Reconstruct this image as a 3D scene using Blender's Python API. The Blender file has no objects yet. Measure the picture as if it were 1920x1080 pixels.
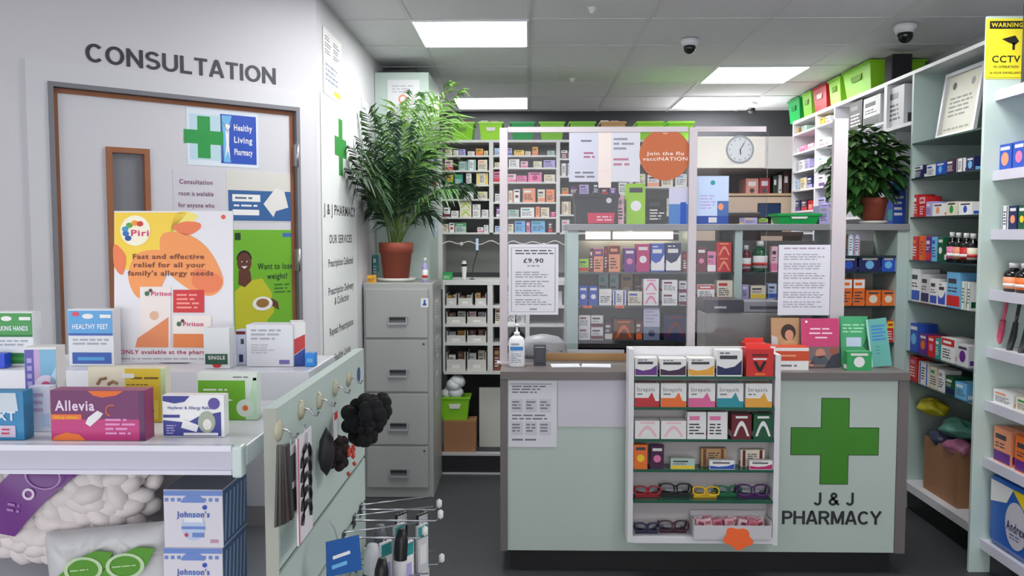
import bpy, math, random
from mathutils import Vector, Matrix, Euler
random.seed(7)
C = bpy.context.scene.collection
# ---------------------------------------------------------------- camera, world, exposure
F = 1600.0; CZ = 1.6
PITCH = math.atan(100/F); YAW = math.atan(30/F)
cam = bpy.data.cameras.new('camera'); cam.sensor_width = 36; cam.lens = 36*F/1920; cam.clip_start = .02
camo = bpy.data.objects.new('camera', cam); C.objects.link(camo)
camo.location = (0, 0, CZ); camo.rotation_euler = (math.pi/2-PITCH, 0, YAW)
bpy.context.scene.camera = camo
w = bpy.data.worlds.new('world'); w.use_nodes = True; bpy.context.scene.world = w
w.node_tree.nodes['Background'].inputs[0].default_value = (.95, .96, 1, 1)
w.node_tree.nodes['Background'].inputs[1].default_value = .95
vs = bpy.context.scene.view_settings
vs.view_transform = 'Standard'; vs.look = 'None'; vs.gamma = 1; vs.exposure = 1.56; vs.use_curve_mapping = False
LIGHT_E = 6.5
# photo pixel -> place
RX, RY = math.cos(YAW), math.sin(YAW)
FX, FY, FZ = -math.sin(YAW)*math.cos(PITCH), math.cos(YAW)*math.cos(PITCH), -math.sin(PITCH)
UX, UY, UZ = -math.sin(YAW)*math.sin(PITCH), math.cos(YAW)*math.sin(PITCH), math.cos(PITCH)
def ray(px, py):
    a = (px-960)/F; b = -(py-540)/F
    return Vector((FX+a*RX+b*UX, FY+a*RY+b*UY, FZ+b*UZ))
def onY(px, py, Y): d = ray(px, py); t = Y/d.y; return Vector((d.x*t, Y, CZ+d.z*t))
def onX(px, py, X): d = ray(px, py); t = X/d.x; return Vector((X, d.y*t, CZ+d.z*t))
def onZ(px, py, z): d = ray(px, py); t = (z-CZ)/d.z; return Vector((d.x*t, d.y*t, z))
def onP(px, py, P, N): d = ray(px, py); o = Vector((0, 0, CZ)); t = (P-o).dot(N)/d.dot(N); return o+d*t
def xat(px, Y, z):
    k = (px-960)/F; return (Y*(k*FY-RY)+k*FZ*(z-CZ))/(RX-k*FX)
def yat(px, X, z):
    k = (px-960)/F; return (X*(RX-k*FX)-k*FZ*(z-CZ))/(k*FY-RY)
def dist(x, y, z): return x*FX+y*FY+(z-CZ)*FZ
# ---------------------------------------------------------------- materials
def lin(c): return tuple((x/255/12.92 if x/255 <= .04045 else ((x/255+.055)/1.055)**2.4) for x in c)+(1,)
COL = dict(white=(232,232,230), cream=(226,218,196), pink=(226,120,165), palepink=(236,190,200), red=(200,35,40), maroon=(105,22,38),
  orange=(232,112,38), peach=(232,150,110), yellow=(238,205,40), amber=(232,165,45), lime=(150,205,40), green=(40,150,70), darkgreen=(15,85,50),
  teal=(50,150,150), mint=(176,200,190), sky=(110,180,225), blue=(40,80,180), navy=(25,32,85), purple=(100,40,130), lilac=(175,165,215),
  brown=(120,70,45), black=(18,18,20), grey=(150,150,150), darkgrey=(60,62,66), tan=(190,150,100), magenta=(190,35,110), silver=(190,190,195),
  plum=(60,20,60), paleblue=(190,210,235), palegrey=(205,205,208), brightgreen=(10,160,75))
MC = {}
def nz(t): return t
def M(c, rough=.5, metal=0.0, kind=None, var=.0, scale=8.0):
    rgb = COL[c] if isinstance(c, str) else c
    key = (rgb, rough, metal, kind, var, scale)
    if key in MC: return MC[key]
    m = bpy.data.materials.new('material'); m.use_nodes = True; nt = m.node_tree; b = nt.nodes['Principled BSDF']
    b.inputs['Base Color'].default_value = lin(rgb); b.inputs['Roughness'].default_value = rough; b.inputs['Metallic'].default_value = metal
    if var:
        tc = nt.nodes.new('ShaderNodeTexCoord'); n = nt.nodes.new('ShaderNodeTexNoise'); n.inputs['Scale'].default_value = scale; n.inputs['Detail'].default_value = 4
        r = nt.nodes.new('ShaderNodeMix'); r.data_type = 'RGBA'
        nt.links.new(tc.outputs['Object'], n.inputs['Vector']); nt.links.new(n.outputs['Fac'], r.inputs[0])
        l = lin(rgb); r.inputs[6].default_value = tuple(x*(1-var) for x in l[:3])+(1,); r.inputs[7].default_value = tuple(min(1, x*(1+var)) for x in l[:3])+(1,)
        nt.links.new(r.outputs[2], b.inputs['Base Color'])
    if kind == 'emit':
        b.inputs['Emission Color'].default_value = lin(rgb); b.inputs['Emission Strength'].default_value = LIGHT_E
    if kind == 'strip':
        b.inputs['Emission Color'].default_value = lin(rgb); b.inputs['Emission Strength'].default_value = 1.6
    if kind == 'glass':
        out = nt.nodes['Material Output']; tr = nt.nodes.new('ShaderNodeBsdfTransparent'); tr.inputs[0].default_value = lin(rgb)
        gl = nt.nodes.new('ShaderNodeBsdfGlossy'); gl.inputs['Roughness'].default_value = .03; mx = nt.nodes.new('ShaderNodeMixShader')
        fr = nt.nodes.new('ShaderNodeFresnel'); fr.inputs[0].default_value = 1.35
        nt.links.new(fr.outputs[0], mx.inputs[0]); nt.links.new(tr.outputs[0], mx.inputs[1]); nt.links.new(gl.outputs[0], mx.inputs[2]); nt.links.new(mx.outputs[0], out.inputs[0])
    if kind == 'lens':
        out = nt.nodes['Material Output']; tr = nt.nodes.new('ShaderNodeBsdfTransparent'); tr.inputs[0].default_value = lin(rgb); nt.links.new(tr.outputs[0], out.inputs[0])
    if kind == 'film':
        out = nt.nodes['Material Output']; tr = nt.nodes.new('ShaderNodeBsdfTransparent'); mx = nt.nodes.new('ShaderNodeMixShader'); mx.inputs[0].default_value = .55
        nt.links.new(tr.outputs[0], mx.inputs[1]); nt.links.new(b.outputs[0], mx.inputs[2]); nt.links.new(mx.outputs[0], out.inputs[0])
    MC[key] = m; return m
# ---------------------------------------------------------------- mesh builder
TXT = {}
def textmesh(s, bold):
    k = (s, bold)
    if k not in TXT:
        cu = bpy.data.curves.new('t', 'FONT'); cu.body = s; cu.resolution_u = 3; cu.offset = .022 if bold else 0; cu.space_character = 1.12; cu.align_x = 'LEFT'
        o = bpy.data.objects.new('t', cu); C.objects.link(o); bpy.context.view_layer.update()
        me = bpy.data.meshes.new_from_object(o.evaluated_get(bpy.context.evaluated_depsgraph_get()))
        TXT[k] = ([tuple(v.co[:2]) for v in me.vertices], [tuple(p.vertices) for p in me.polygons])
        bpy.data.objects.remove(o); bpy.data.curves.remove(cu); bpy.data.meshes.remove(me)
    return TXT[k]
class MB:
    def __init__(s): s.v = []; s.f = []; s.fm = []; s.mats = []; s.sm = []
    def mi(s, m):
        if m not in s.mats: s.mats.append(m)
        return s.mats.index(m)
    def add(s, vs, fs, m, smooth=False):
        b = len(s.v); s.v += [tuple(v) for v in vs]; i = s.mi(m)
        for f in fs: s.f.append(tuple(b+k for k in f)); s.fm.append(i); s.sm.append(smooth)
        return s
    def box(s, x0, x1, y0, y1, z0, z1, m, T=None):
        vs = [Vector((x, y, z)) for x in (x0, x1) for y in (y0, y1) for z in (z0, z1)]
        if T: vs = [T@v for v in vs]
        return s.add(vs, [(0,1,3,2),(4,6,7,5),(0,4,5,1),(2,3,7,6),(0,2,6,4),(1,5,7,3)], m)
    def taper(s, w0, d0, w1, d1, z0, z1, m, cx=0, cy=0, open_top=False):
        vs = [(cx+a*w0/2, cy+b*d0/2, z0) for a, b in ((-1,-1),(1,-1),(1,1),(-1,1))]+[(cx+a*w1/2, cy+b*d1/2, z1) for a, b in ((-1,-1),(1,-1),(1,1),(-1,1))]
        fs = [(3,2,1,0),(0,1,5,4),(1,2,6,5),(2,3,7,6),(3,0,4,7)]
        if not open_top: fs.append((4,5,6,7))
        return s.add(vs, fs, m)
    def lathe(s, prof, m, n=20, cx=0, cy=0, cz=0, sx=1, sy=1, smooth=True, T=None):
        vs = []; fs = []
        for r, z in prof:
            for k in range(n):
                a = 2*math.pi*k/n; v = Vector((cx+r*sx*math.cos(a), cy+r*sy*math.sin(a), cz+z)); vs.append(T@v if T else v)
        for i in range(len(prof)-1):
            for k in range(n): fs.append((i*n+k, i*n+(k+1)%n, (i+1)*n+(k+1)%n, (i+1)*n+k))
        if prof[0][0] > 1e-5: fs.append(tuple(range(n))[::-1])
        if prof[-1][0] > 1e-5: fs.append(tuple((len(prof)-1)*n+k for k in range(n)))
        return s.add(vs, fs, m, smooth)
    def tube(s, pts, r, m, n=6, closed=False):
        pts = [Vector(p) for p in pts]; vs = []; fs = []; N = len(pts)
        for i, p in enumerate(pts):
            t = (pts[(i+1) % N if closed else min(i+1, N-1)]-pts[(i-1) % N if closed else max(i-1, 0)]).normalized()
            up = Vector((0,0,1)) if abs(t.z) < .9 else Vector((1,0,0)); a = t.cross(up).normalized(); b = a.cross(t)
            rr = r[i] if isinstance(r, (list, tuple)) else r
            for k in range(n): q = 2*math.pi*k/n; vs.append(p+a*rr*math.cos(q)+b*rr*math.sin(q))
        for i in range(N if closed else N-1):
            j = (i+1) % N
            for k in range(n): fs.append((i*n+k, i*n+(k+1)%n, j*n+(k+1)%n, j*n+k))
        if not closed: fs += [tuple(range(n)), tuple((N-1)*n+k for k in range(n))[::-1]]
        return s.add(vs, fs, m, True)
    def poly(s, pts, y, m, t=.0004):      # outline in x,z; front at y-t
        n = len(pts); a = sum(pts[i][0]*pts[(i+1)%n][1]-pts[(i+1)%n][0]*pts[i][1] for i in range(n))
        if a < 0: pts = pts[::-1]
        vs = [(x, y-t, z) for x, z in pts]+[(x, y, z) for x, z in pts]
        fs = [tuple(range(n)), tuple(range(n, 2*n))[::-1]]+[(i, n+i, n+(i+1)%n, (i+1)%n) for i in range(n)]
        return s.add(vs, fs, m)
    def rect(s, x0, z0, x1, z1, y, m, t=.0004): return s.poly([(x0,z0),(x1,z0),(x1,z1),(x0,z1)], y, m, t)
    def disc(s, cx, cz, r, y, m, t=.0004, n=24, sx=1): return s.poly([(cx+sx*r*math.cos(2*math.pi*k/n), cz+r*math.sin(2*math.pi*k/n)) for k in range(n)], y, m, t)
    def ring(s, cx, cz, r, w_, y, m, sx=1, n=28, a0=0, a1=360):
        seg = []
        for k in range(n+1):
            a = math.radians(a0+(a1-a0)*k/n); seg.append(((cx+sx*r*math.cos(a), cz+r*math.sin(a)), (cx+sx*(r-w_)*math.cos(a), cz+(r-w_)*math.sin(a))))
        for k in range(n): s.poly([seg[k][0], seg[k+1][0], seg[k+1][1], seg[k][1]], y, m)
        return s
    def text(s, body, cx, cz, h, m, y, wid=None, bold=True, t=.0005):   # cx,cz centre; h cap height
        vs, fs = textmesh(body, bold)
        if not vs: return s
        x0 = min(v[0] for v in vs); x1 = max(v[0] for v in vs); k = h/.70
        kx = wid/(x1-x0) if wid else k
        return s.add([(cx+(v[0]-(x0+x1)/2)*kx, y-t, cz-h/2+v[1]*k) for v in vs], fs, m)
    def lines(s, x0, z0, x1, z1, n, m, y, fill=.45, rag=.35, seed=1):   # small print: rows of word-length bars
        R = random.Random(seed); p = (z1-z0)/n
        for i in range(n):
            zc = z1-(i+.5)*p; x = x0; end = x1-(x1-x0)*R.random()*rag
            while x < end-p*.3:
                wl = p*(1.0+2.6*R.random()); xe = min(x+wl, end); s.rect(x, zc-p*fill/2, xe, zc+p*fill/2, y, m, .0003); x = xe+p*.5
        return s
    def build(s, name, parent=None, loc=(0,0,0), rot=0, bevel=0, smooth=False):
        me = bpy.data.meshes.new(name); me.from_pydata(s.v, [], s.f)
        for m in s.mats: me.materials.append(m)
        me.polygons.foreach_set('material_index', s.fm); me.polygons.foreach_set('use_smooth', [smooth or q for q in s.sm]); me.update()
        o = bpy.data.objects.new(name, me); C.objects.link(o); o.parent = parent
        o.location = loc; o.rotation_euler = rot if isinstance(rot, tuple) else (0, 0, rot)
        if bevel:
            b = o.modifiers.new('bevel', 'BEVEL'); b.width = bevel; b.segments = 2; b.limit_method = 'ANGLE'
        return o
def spline(pts, n=6):
    N = len(pts); out = []
    for i in range(N):
        p0, p1, p2, p3 = pts[i-1], pts[i], pts[(i+1) % N], pts[(i+2) % N]
        for k in range(n):
            t = k/n; out.append(tuple(.5*((2*p1[j])+(-p0[j]+p2[j])*t+(2*p0[j]-5*p1[j]+4*p2[j]-p3[j])*t*t+(-p0[j]+3*p1[j]-3*p2[j]+p3[j])*t**3) for j in (0, 1)))
    return out
def _arc(cx, cy, rx, ry, a0, a1, n=16): return [(cx+rx*math.cos(math.radians(a0+(a1-a0)*k/n)), cy+ry*math.sin(math.radians(a0+(a1-a0)*k/n))) for k in range(n+1)]
H_ = .08
GL = {'C': (.74, [_arc(.38,.5,.30,.42,42,318,24)]), 'O': (.80, [_arc(.40,.5,.32,.42,0,360,30)]), 'N': (.74, [[(.09,0),(.09,1)],[(.09,.93),(.65,.07)],[(.65,0),(.65,1)]]),
 'S': (.68, [_arc(.34,.715,.24,.205,20,255,14)[:-1]+[(.36,.505)]+_arc(.34,.295,.26,.215,75,-160,14)[1:]]), 'U': (.74, [[(.09,1),(.09,.36)]+_arc(.37,.36,.28,.28,180,360,14)[1:]+[(.65,1)]]),
 'L': (.60, [[(.09,1),(.09,H_),(.56,H_)]]), 'T': (.62, [[(.0,1-H_),(.62,1-H_)],[(.31,1-H_),(.31,0)]]), 'A': (.74, [[(.07,0),(.34,.97)],[(.67,0),(.40,.97)],[(.18,.29),(.56,.29)],[(.3,.95),(.44,.95)]]),
 'I': (.20, [[(.10,0),(.10,1)]]), 'P': (.66, [[(.09,0),(.09,1)],[(.09,1-H_),(.38,1-H_)]+_arc(.38,.70,.2,.22,90,-90,12)[1:]+[(.09,.48)]]), 'H': (.74, [[(.09,0),(.09,1)],[(.65,0),(.65,1)],[(.09,.52),(.65,.52)]]),
 'R': (.72, [[(.09,0),(.09,1)],[(.09,1-H_),(.40,1-H_)]+_arc(.40,.71,.2,.21,90,-90,12)[1:]+[(.09,.50)],[(.38,.48),(.64,0)]]), 'M': (.84, [[(.09,0),(.09,1)],[(.75,0),(.75,1)],[(.12,.95),(.42,.08)],[(.72,.95),(.42,.08)]]),
 'Y': (.68, [[(.04,1),(.34,.45)],[(.64,1),(.34,.45)],[(.34,.5),(.34,0)]]), 'J': (.54, [[(.42,1),(.42,.30)]+_arc(.24,.30,.18,.22,0,-165,12)[1:]]), ' ': (.34, []),
 '&': (.76, [[(.70,.04),(.24,.62)]+_arc(.36,.76,.15,.165,215,-40,14)[1:]+[(.20,.46)]+_arc(.30,.27,.20,.19,140,310,14)+[(.62,.42)]])}
def capitals(b, body, cx, cz, h, m, y, wid, sw=.165, gap=.085, t=.002):
    tot = sum(GL[c][0] for c in body)+gap*(len(body)-1); kx = wid/tot; x = 0; lay = 0
    for c in body:
        for pl in GL[c][1]:
            closed = abs(pl[0][0]-pl[-1][0])+abs(pl[0][1]-pl[-1][1]) < 1e-6; n = len(pl); L = []; Rr = []
            for i, p in enumerate(pl):
                a = pl[i-1] if i else (pl[-2] if closed else pl[0]); q = pl[i+1] if i < n-1 else (pl[1] if closed else pl[-1])
                d1 = Vector((p[0]-a[0], p[1]-a[1])); d2 = Vector((q[0]-p[0], q[1]-p[1]))
                d1 = d1.normalized() if d1.length > 1e-9 else d2.normalized(); d2 = d2.normalized() if d2.length > 1e-9 else d1
                m_ = (d1+d2).normalized(); k = min(1.6, 1/max(.5, m_.dot(d1))); nx, ny = -m_.y*sw/2*k, m_.x*sw/2*k
                L.append((cx-wid/2+(x+p[0]+nx)*kx, cz-h/2+(p[1]+ny)*h)); Rr.append((cx-wid/2+(x+p[0]-nx)*kx, cz-h/2+(p[1]-ny)*h))
            yy = y-.00003*(lay % 3); lay += 1
            for i in range(n-1): b.poly([L[i], L[i+1], Rr[i+1], Rr[i]], yy, m, t)
        x += GL[c][0]+gap
    return b
def tag(o, label, cat, group=None):
    o['label'] = label; o['category'] = cat
    if group: o['group'] = group
    return o
def thing(name, label, cat, loc=(0,0,0), rot=0, group=None):
    o = bpy.data.objects.new(name, None); C.objects.link(o); o.location = loc; o.empty_display_size = .05
    o.rotation_euler = rot if isinstance(rot, tuple) else (0, 0, rot); return tag(o, label, cat, group)
def struct(o): o['kind'] = 'structure'; return o
ORD = ['first','second','third','fourth','fifth','sixth','seventh','eighth','ninth','tenth','eleventh','twelfth','thirteenth','fourteenth']
R90 = math.pi/2
# ---------------------------------------------------------------- products
def design(b, w, h, d, base, acc, style, seed):
    A = M(acc, .4); B = M(base, .45); y = -d/2; X = lambda u: (u-.5)*w; Z = lambda v: v*h
    dark = M((60,60,70), .5) if sum(COL[base]) > 380 else M((225,222,220), .5); R = random.Random(seed)
    if style == 'band':
        b.rect(X(.02), Z(.04), X(.98), Z(.34), y, A); b.rect(X(.1), Z(.68), X(.72), Z(.82), y, dark); b.lines(X(.1), Z(.42), X(.8), Z(.6), 2, dark, y, seed=seed)
    elif style == 'top':
        b.rect(X(0.02), Z(.66), X(.98), Z(.97), y, A); b.lines(X(.12), Z(.1), X(.88), Z(.55), 4, dark, y, seed=seed); b.rect(X(.15), Z(.76), X(.75), Z(.87), y-.0004, B)
    elif style == 'logo':
        b.disc(X(.5), Z(.45), min(w, h)*.28, y, A); b.rect(X(.15), Z(.78), X(.85), Z(.9), y, dark)
    elif style == 'swoosh':
        b.poly([(X(.02),Z(.05)),(X(.98),Z(.05)),(X(.98),Z(.62)),(X(.7),Z(.38)),(X(.35),Z(.3)),(X(.02),Z(.42))], y, A); b.rect(X(.12), Z(.66), X(.8), Z(.8), y, dark); b.lines(X(.12), Z(.84), X(.6), Z(.94), 1, dark, y, seed=seed)
    elif style == 'arc':
        b.poly([(X(.1+.8*k/12), Z(.12+.62*math.sin(math.pi*k/12))) for k in range(13)], y, A); b.poly([(X(.22+.56*k/12), Z(.12+.42*math.sin(math.pi*k/12))) for k in range(13)], y-.0004, B); b.rect(X(.2), Z(.84), X(.8), Z(.93), y, A)
    elif style == 'stripe':
        b.rect(X(.08), Z(.02), X(.2), Z(.98), y, A); b.rect(X(.78), Z(.02), X(.9), Z(.98), y, A); b.lines(X(.28), Z(.2), X(.74), Z(.8), 5, dark, y, seed=seed)
    elif style == 'lines':
        b.lines(X(.1), Z(.15), X(.9), Z(.6), 4, dark, y, seed=seed); b.rect(X(.1), Z(.7), X(.65), Z(.85), y, A)
def word(c): return {'darkgrey':'dark grey','palegrey':'pale grey','palepink':'pale pink','paleblue':'pale blue','darkgreen':'dark green','brightgreen':'bright green'}.get(c, c)
def carton(w, h, d, base, acc, style, seed, loc, rot, name='carton'):
    b = MB(); b.box(-w/2, w/2, -d/2, d/2, 0, h, M(base, .45)); design(b, w, h, d, base, acc, style, seed)
    f = M((110,110,115), .5)
    b.box(w/2-.0002, w/2+.0003, -d*.42, d*.42, h*.08, h*.3, M(acc, .4)); b.box(-w/2-.0003, -w/2+.0002, -d*.42, d*.42, h*.08, h*.3, M(acc, .4))
    b.box(-w*.46, w*.46, -d*.02, d*.02, h, h+.0003, M(acc, .4))
    return b.build(name, None, loc, rot)
def bottle(w, h, base, capc, acc, loc, rot, label, cat, group, name='medicine_bottle', seed=1, d=None):
    t = thing(name, label, cat, loc, rot, group); r = w/2
    sy = (d or w)/w
    MB().lathe([(r*.9,0),(r,h*.03),(r,h*.62),(r*.8,h*.72),(r*.38,h*.8),(r*.38,h*.84)], M(base, .15), 20, sy=sy).build('body', t)
    MB().lathe([(r*.5,h*.83),(r*.52,h*.98),(r*.46,h)], M(capc, .4), 16, sy=min(1, sy*1.2)).build('cap', t)
    b = MB(); b.lathe([(r*1.012,h*.12),(r*1.012,h*.52)], M(acc, .5), 20, sy=sy)
    b.lathe([(r*1.02,h*.2),(r*1.02,h*.3)], M('red' if acc in ('white','cream') else 'white', .5), 20, sy=sy); b.build('label', t)
    return t
NP = [0]
def row(plane, P, z, items, where, group, depth=.09):
    """items: (px0,px1,height in px, base, accent, style[, name]) along plane 'Y' (facing the shop) or 'X' (right wall units)"""
    for i, it in enumerate(items):
        a, b_, hp, base, acc, st = it[:6]; NP[0] += 1
        if plane == 'Y':
            x0, x1 = xat(a, P, z), xat(b_, P, z); w_ = x1-x0-.002; dd = min(depth, max(.03, w_*1.3)); loc = ((x0+x1)/2, P+dd/2, z); rot = 0; h = hp*dist(x0, P, z)/F
        else:
            y0, y1 = yat(b_, P, z), yat(a, P, z); w_ = y1-y0-.002; dd = min(depth, max(.03, w_*1.3)); loc = (P+dd/2, (y0+y1)/2, z); rot = -R90; h = hp*dist(P, (y0+y1)/2, z)/F
        n = it[6] if len(it) > 6 else None
        pos = (ORD[i]+' from left') if plane == 'Y' else ORD[i]+' from far end'
        if st == 'bottle':
            bottle(w_, h, base, 'white', acc, loc if plane == 'Y' else (P+w_/2, loc[1], z), rot, f"{word(base)} {n or 'medicine bottle'}, {pos} on {where}", 'bottle', group, seed=NP[0])
        elif st == 'jar':
            t = thing('jar', f"{word(base)} {n or 'jar'} with {word(acc)} lid, {pos} on {where}", 'jar', (loc[0], P+w_/2, z), rot, group)
            MB().lathe([(w_*.44,0),(w_*.48,h*.04),(w_*.48,h*.74),(w_*.4,h*.8)], M(base, .3), 18).build('body', t); MB().lathe([(w_*.44,h*.8),(w_*.44,h)], M(acc, .4), 18).build('lid', t)
        elif st in ('stack2', 'stack3'):
            k = int(st[-1])
            for q in range(k):
                o = carton(w_, h/k-.0006, dd, base, acc, ('lines', 'band', 'arc')[i % 3], NP[0]*5+q, (loc[0], loc[1], z+q*h/k), rot)
                lv = ('bottom', 'upper')[q] if k == 2 else ('bottom', 'middle', 'upper')[q]
                tag(o, f"{lv} {word(base)} and {word(acc)} carton of the {ORD[i]} stack on {where}", 'carton', group)
        else:
            o = carton(w_, h, dd, base, acc, st, NP[0], loc, rot, name='carton')
            tag(o, f"{word(base)} and {word(acc)} {n or 'carton'}, {pos} on {where}", 'carton', group)
def sheet(name, label, cat, w, h, loc, rot, draw, base='white', t=.0015, tilt=0, group=None, rough=.6):
    b = MB(); b.box(-w/2, w/2, -t, 0, 0, h, M(base, rough)); draw(b, w, h, -t)
    return tag(b.build(name, None, loc, (tilt, 0, rot)), label, cat, group)
def cross(b, cx, cz, s, t, y, m, tk=.0004, sx=1):
    a = s/2; c = t/2; X = lambda v: cx+v*sx
    return b.poly([(X(-c),cz-a),(X(c),cz-a),(X(c),cz-c),(X(a),cz-c),(X(a),cz+c),(X(c),cz+c),(X(c),cz+a),(X(-c),cz+a),(X(-c),cz+c),(X(-a),cz+c),(X(-a),cz-c),(X(-c),cz-c)], y, m, tk)
# ---------------------------------------------------------------- the room
CE = 2.74; TL = .636; GX0 = 0.005; GY0 = 4.595; X2 = -1.0; YB = 7.98; XR = 2.62; YF = -3.4
wallm = M((206,205,209), .7, var=.02, scale=3); white = M((232,232,232), .45); mint = M((190,208,200), .4, var=.015, scale=3)
# floor
def floor_mat():
    m = M((58,60,63), .55, var=.25, scale=30); return m
struct(MB().box(-5, XR+.2, YF, YB+.1, -.06, 0, floor_mat()).build('floor'))
cm = M((226,226,228), .85, var=.03, scale=40)
lights = [(-1,0),(1.994,0)]
LX = [(-1, [0, 4, -2]), (2, [2, 4, -2, -6]), (-4, [-6])]  # negative rows unseen; middle and left ones added to brighten the left wall
struct(MB().box(-5, XR+.2, YF, YB+.1, CE, CE+.05, cm).build('ceiling'))
g = MB(); gm = M((215,215,218), .5)
i = -7
while GX0+i*TL < XR:
    x = GX0+i*TL; g.box(x-.011, x+.011, YF, YB, CE-.004, CE-.0005, gm); i += 1
j = -12
while GY0+j*TL < YB:
    y = GY0+j*TL
    if y > YF: g.box(-5, XR, y-.009, y+.009, CE-.0045, CE-.001, gm)
    j += 1
struct(g.build('trim_1'))
for cx, rows in LX:
    for r in rows:
        x0 = GX0+cx*TL; y0 = GY0+r*TL
        if y0 < YF: continue
        t = thing('ceiling_light', {(-1,0):'square white lit ceiling panel nearest, above the filing cabinet', (-1,4):'lit ceiling panel at the back left above the bins',
             (2,2):'lit ceiling panel at right, nearer of the two', (2,4):'lit ceiling panel at right, beside the small dome camera at the back'}.get((cx, r), 'unseen lit ceiling panel added over the shop floor, row %s, %s side' % (ORD[(r+8)//2], 'left' if cx == -4 else ('middle' if cx == -1 else 'right'))),
             'ceiling light', (x0+TL/2, y0+TL/2, CE), 0, 'square ceiling light panels')
        MB().box(-TL/2+.014, TL/2-.014, -TL/2+.014, TL/2-.014, -.008, -.0046, M((255,255,255), .5, kind='emit')).build('diffuser', t)
        fr = MB(); a = TL/2-.002; q = .012
        for x_0, x_1, y_0, y_1 in ((-a,a,-a,-a+q),(-a,a,a-q,a),(-a,-a+q,-a+q,a-q),(a-q,a,-a+q,a-q)): fr.box(x_0, x_1, y_0, y_1, -.012, -.0046, white)
        fr.build('frame', t)
# far wall (dark grey), right wall, left walls
struct(MB().box(-5, XR+.2, YB, YB+.1, 0, CE, M((62,63,67), .7, var=.03, scale=3)).build('wall_back'))
struct(MB().box(XR, XR+.1, YF, YB, 0, CE, wallm).build('wall_right'))
struct(MB().box(X2-.1, X2, 4.07, YB, 0, CE, wallm).build('wall_left'))
struct(MB().box(-5.1, -5, YF, 4.1, 0, CE, wallm).build('wall_near_left'))
# angled consultation wall: local x runs right along the wall, front at local y=0
PC = Vector((X2, 4.07, 0)); DW = Vector((.744, .669, 0)).normalized(); NW = Vector((.669, -.744, 0)).normalized(); WA = math.atan2(.669, .744)
def w1(px, py): p = onP(px, py, PC, NW); return (p-PC).dot(DW), p.z
wt = thing('wall_front_left', '', ''); 
for k in ('label', 'category'): del wt[k]
wt['kind'] = 'structure'; wt.location = PC; wt.rotation_euler = (0, 0, WA)
dl = w1(98, 400)[0]; dr = w1(560, 400)[0]; dt = w1(330, 180)[1]
T0 = -5.3
b = MB(); b.box(T0, dl, 0, .12, 0, CE, wallm); b.box(dr, 0, 0, .12, 0, CE, wallm); b.box(dl, dr, 0, .12, dt, CE, wallm); b.build('wall_panel', wt)
# flat wide architrave board round the door
ol = w1(55, 400)[0]; orr = w1(588, 400)[0]; ot = w1(330, 143)[1]; am = M((208,208,212), .5)
b = MB(); b.box(ol, dl, -.012, 0, 0, ot, am); b.box(dr, orr, -.012, 0, 0, ot, am); b.box(dl, dr, -.012, 0, dt, ot, am); b.build('architrave', wt)
dk = M((120,120,126), .5); b = MB()
b.box(dl-.004, dl+.014, -.02, .05, 0, dt+.004, dk); b.box(dr-.014, dr+.004, -.02, .05, 0, dt+.004, dk); b.box(dl+.014, dr-.014, -.02, .05, dt-.014, dt+.004, dk); b.build('door_stop', wt)
struct_door = thing('door_1', '', '')
for k in ('label', 'category'): del struct_door[k]
struct_door['kind'] = 'structure'; struct_door.location = PC; struct_door.rotation_euler = (0, 0, WA)
oak = M((150,95,62), .45, var=.15, scale=12)
D0, D1, DT = dl+.016, dr-.016, dt-.016
b = MB(); e = .018; glx0, glx1 = w1(203, 400)[0], w1(284, 400)[0]; glt = w1(240, 277)[1]; glb = .75
wd = M((206,205,210), .5, var=.01)
for a0, a1, z0, z1 in ((D0+e, glx0, .01, DT-e), (glx1, D1-e, .01, DT-e), (glx0, glx1, glt, DT-e), (glx0, glx1, .01, glb)): b.box(a0, a1, .012, .052, z0, z1, wd)
b.build('door_leaf', struct_door)
b = MB(); b.box(D0, D0+e, .008, .052, .01, DT, oak); b.box(D1-e, D1, .008, .052, .01, DT, oak); b.box(D0+e, D1-e, .008, .052, DT-e, DT, oak); b.build('oak_edging', struct_door)
b = MB(); q = .022; b.box(glx0, glx0+q, 0, .055, glb, glt, oak); b.box(glx1-q, glx1, 0, .055, glb, glt, oak); b.box(glx0+q, glx1-q, 0, .055, glt-q, glt, oak); b.box(glx0+q, glx1-q, 0, .055, glb, glb+q, oak); b.build('vision_panel_frame', struct_door)
MB().box(glx0+q, glx1-q, .025, .031, glb+q, glt-q, M((120,122,128), .25)).build('glass', struct_door)
for py in (292, 487):
    z = w1(560, py)[1]; MB().box(D1-.006, D1+.012, -.024, .01, z-.05, z+.05, M('silver', .3, .8)).lathe([(.007,-.052),(.007,.052)], M('silver', .3, .8), 10, cx=D1+.003, cy=-.024, cz=z).build('hinge', struct_door)
def onwall(name, label, cat, px0, py0, px1, py1, draw, base='white', group=None, off=0.0, t=.0015):
    u0, zt = w1((px0+px1)/2, py0); zb = w1((px0+px1)/2, py1)[1]; u0 = w1(px0, (py0+py1)/2)[0]; u1 = w1(px1, (py0+py1)/2)[0]
    p = PC+DW*((u0+u1)/2)+NW*off; return sheet(name, label, cat, u1-u0, zt-zb, (p.x, p.y, zb), WA, draw, base, t, group=group)
# lettering over the door
ua, za = w1(160, 100); ub, zb_ = w1(517, 145)
zt0 = w1(172, 83)[1]; zt1 = w1(172, 118)[1]
b = MB(); hh = zt0-zt1; capitals(b, 'CONSULTATION', 0, 0, hh, M((55,56,64), .5), 0, ub-ua)
p = PC+DW*((ua+ub)/2)+NW*.0005; zc = (w1(338, 102)[1]+w1(338, 139)[1])/2
tag(b.build('wall_lettering', None, (p.x, p.y, zc), WA), 'dark capital letters reading CONSULTATION on the wall above the door', 'lettering')
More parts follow.
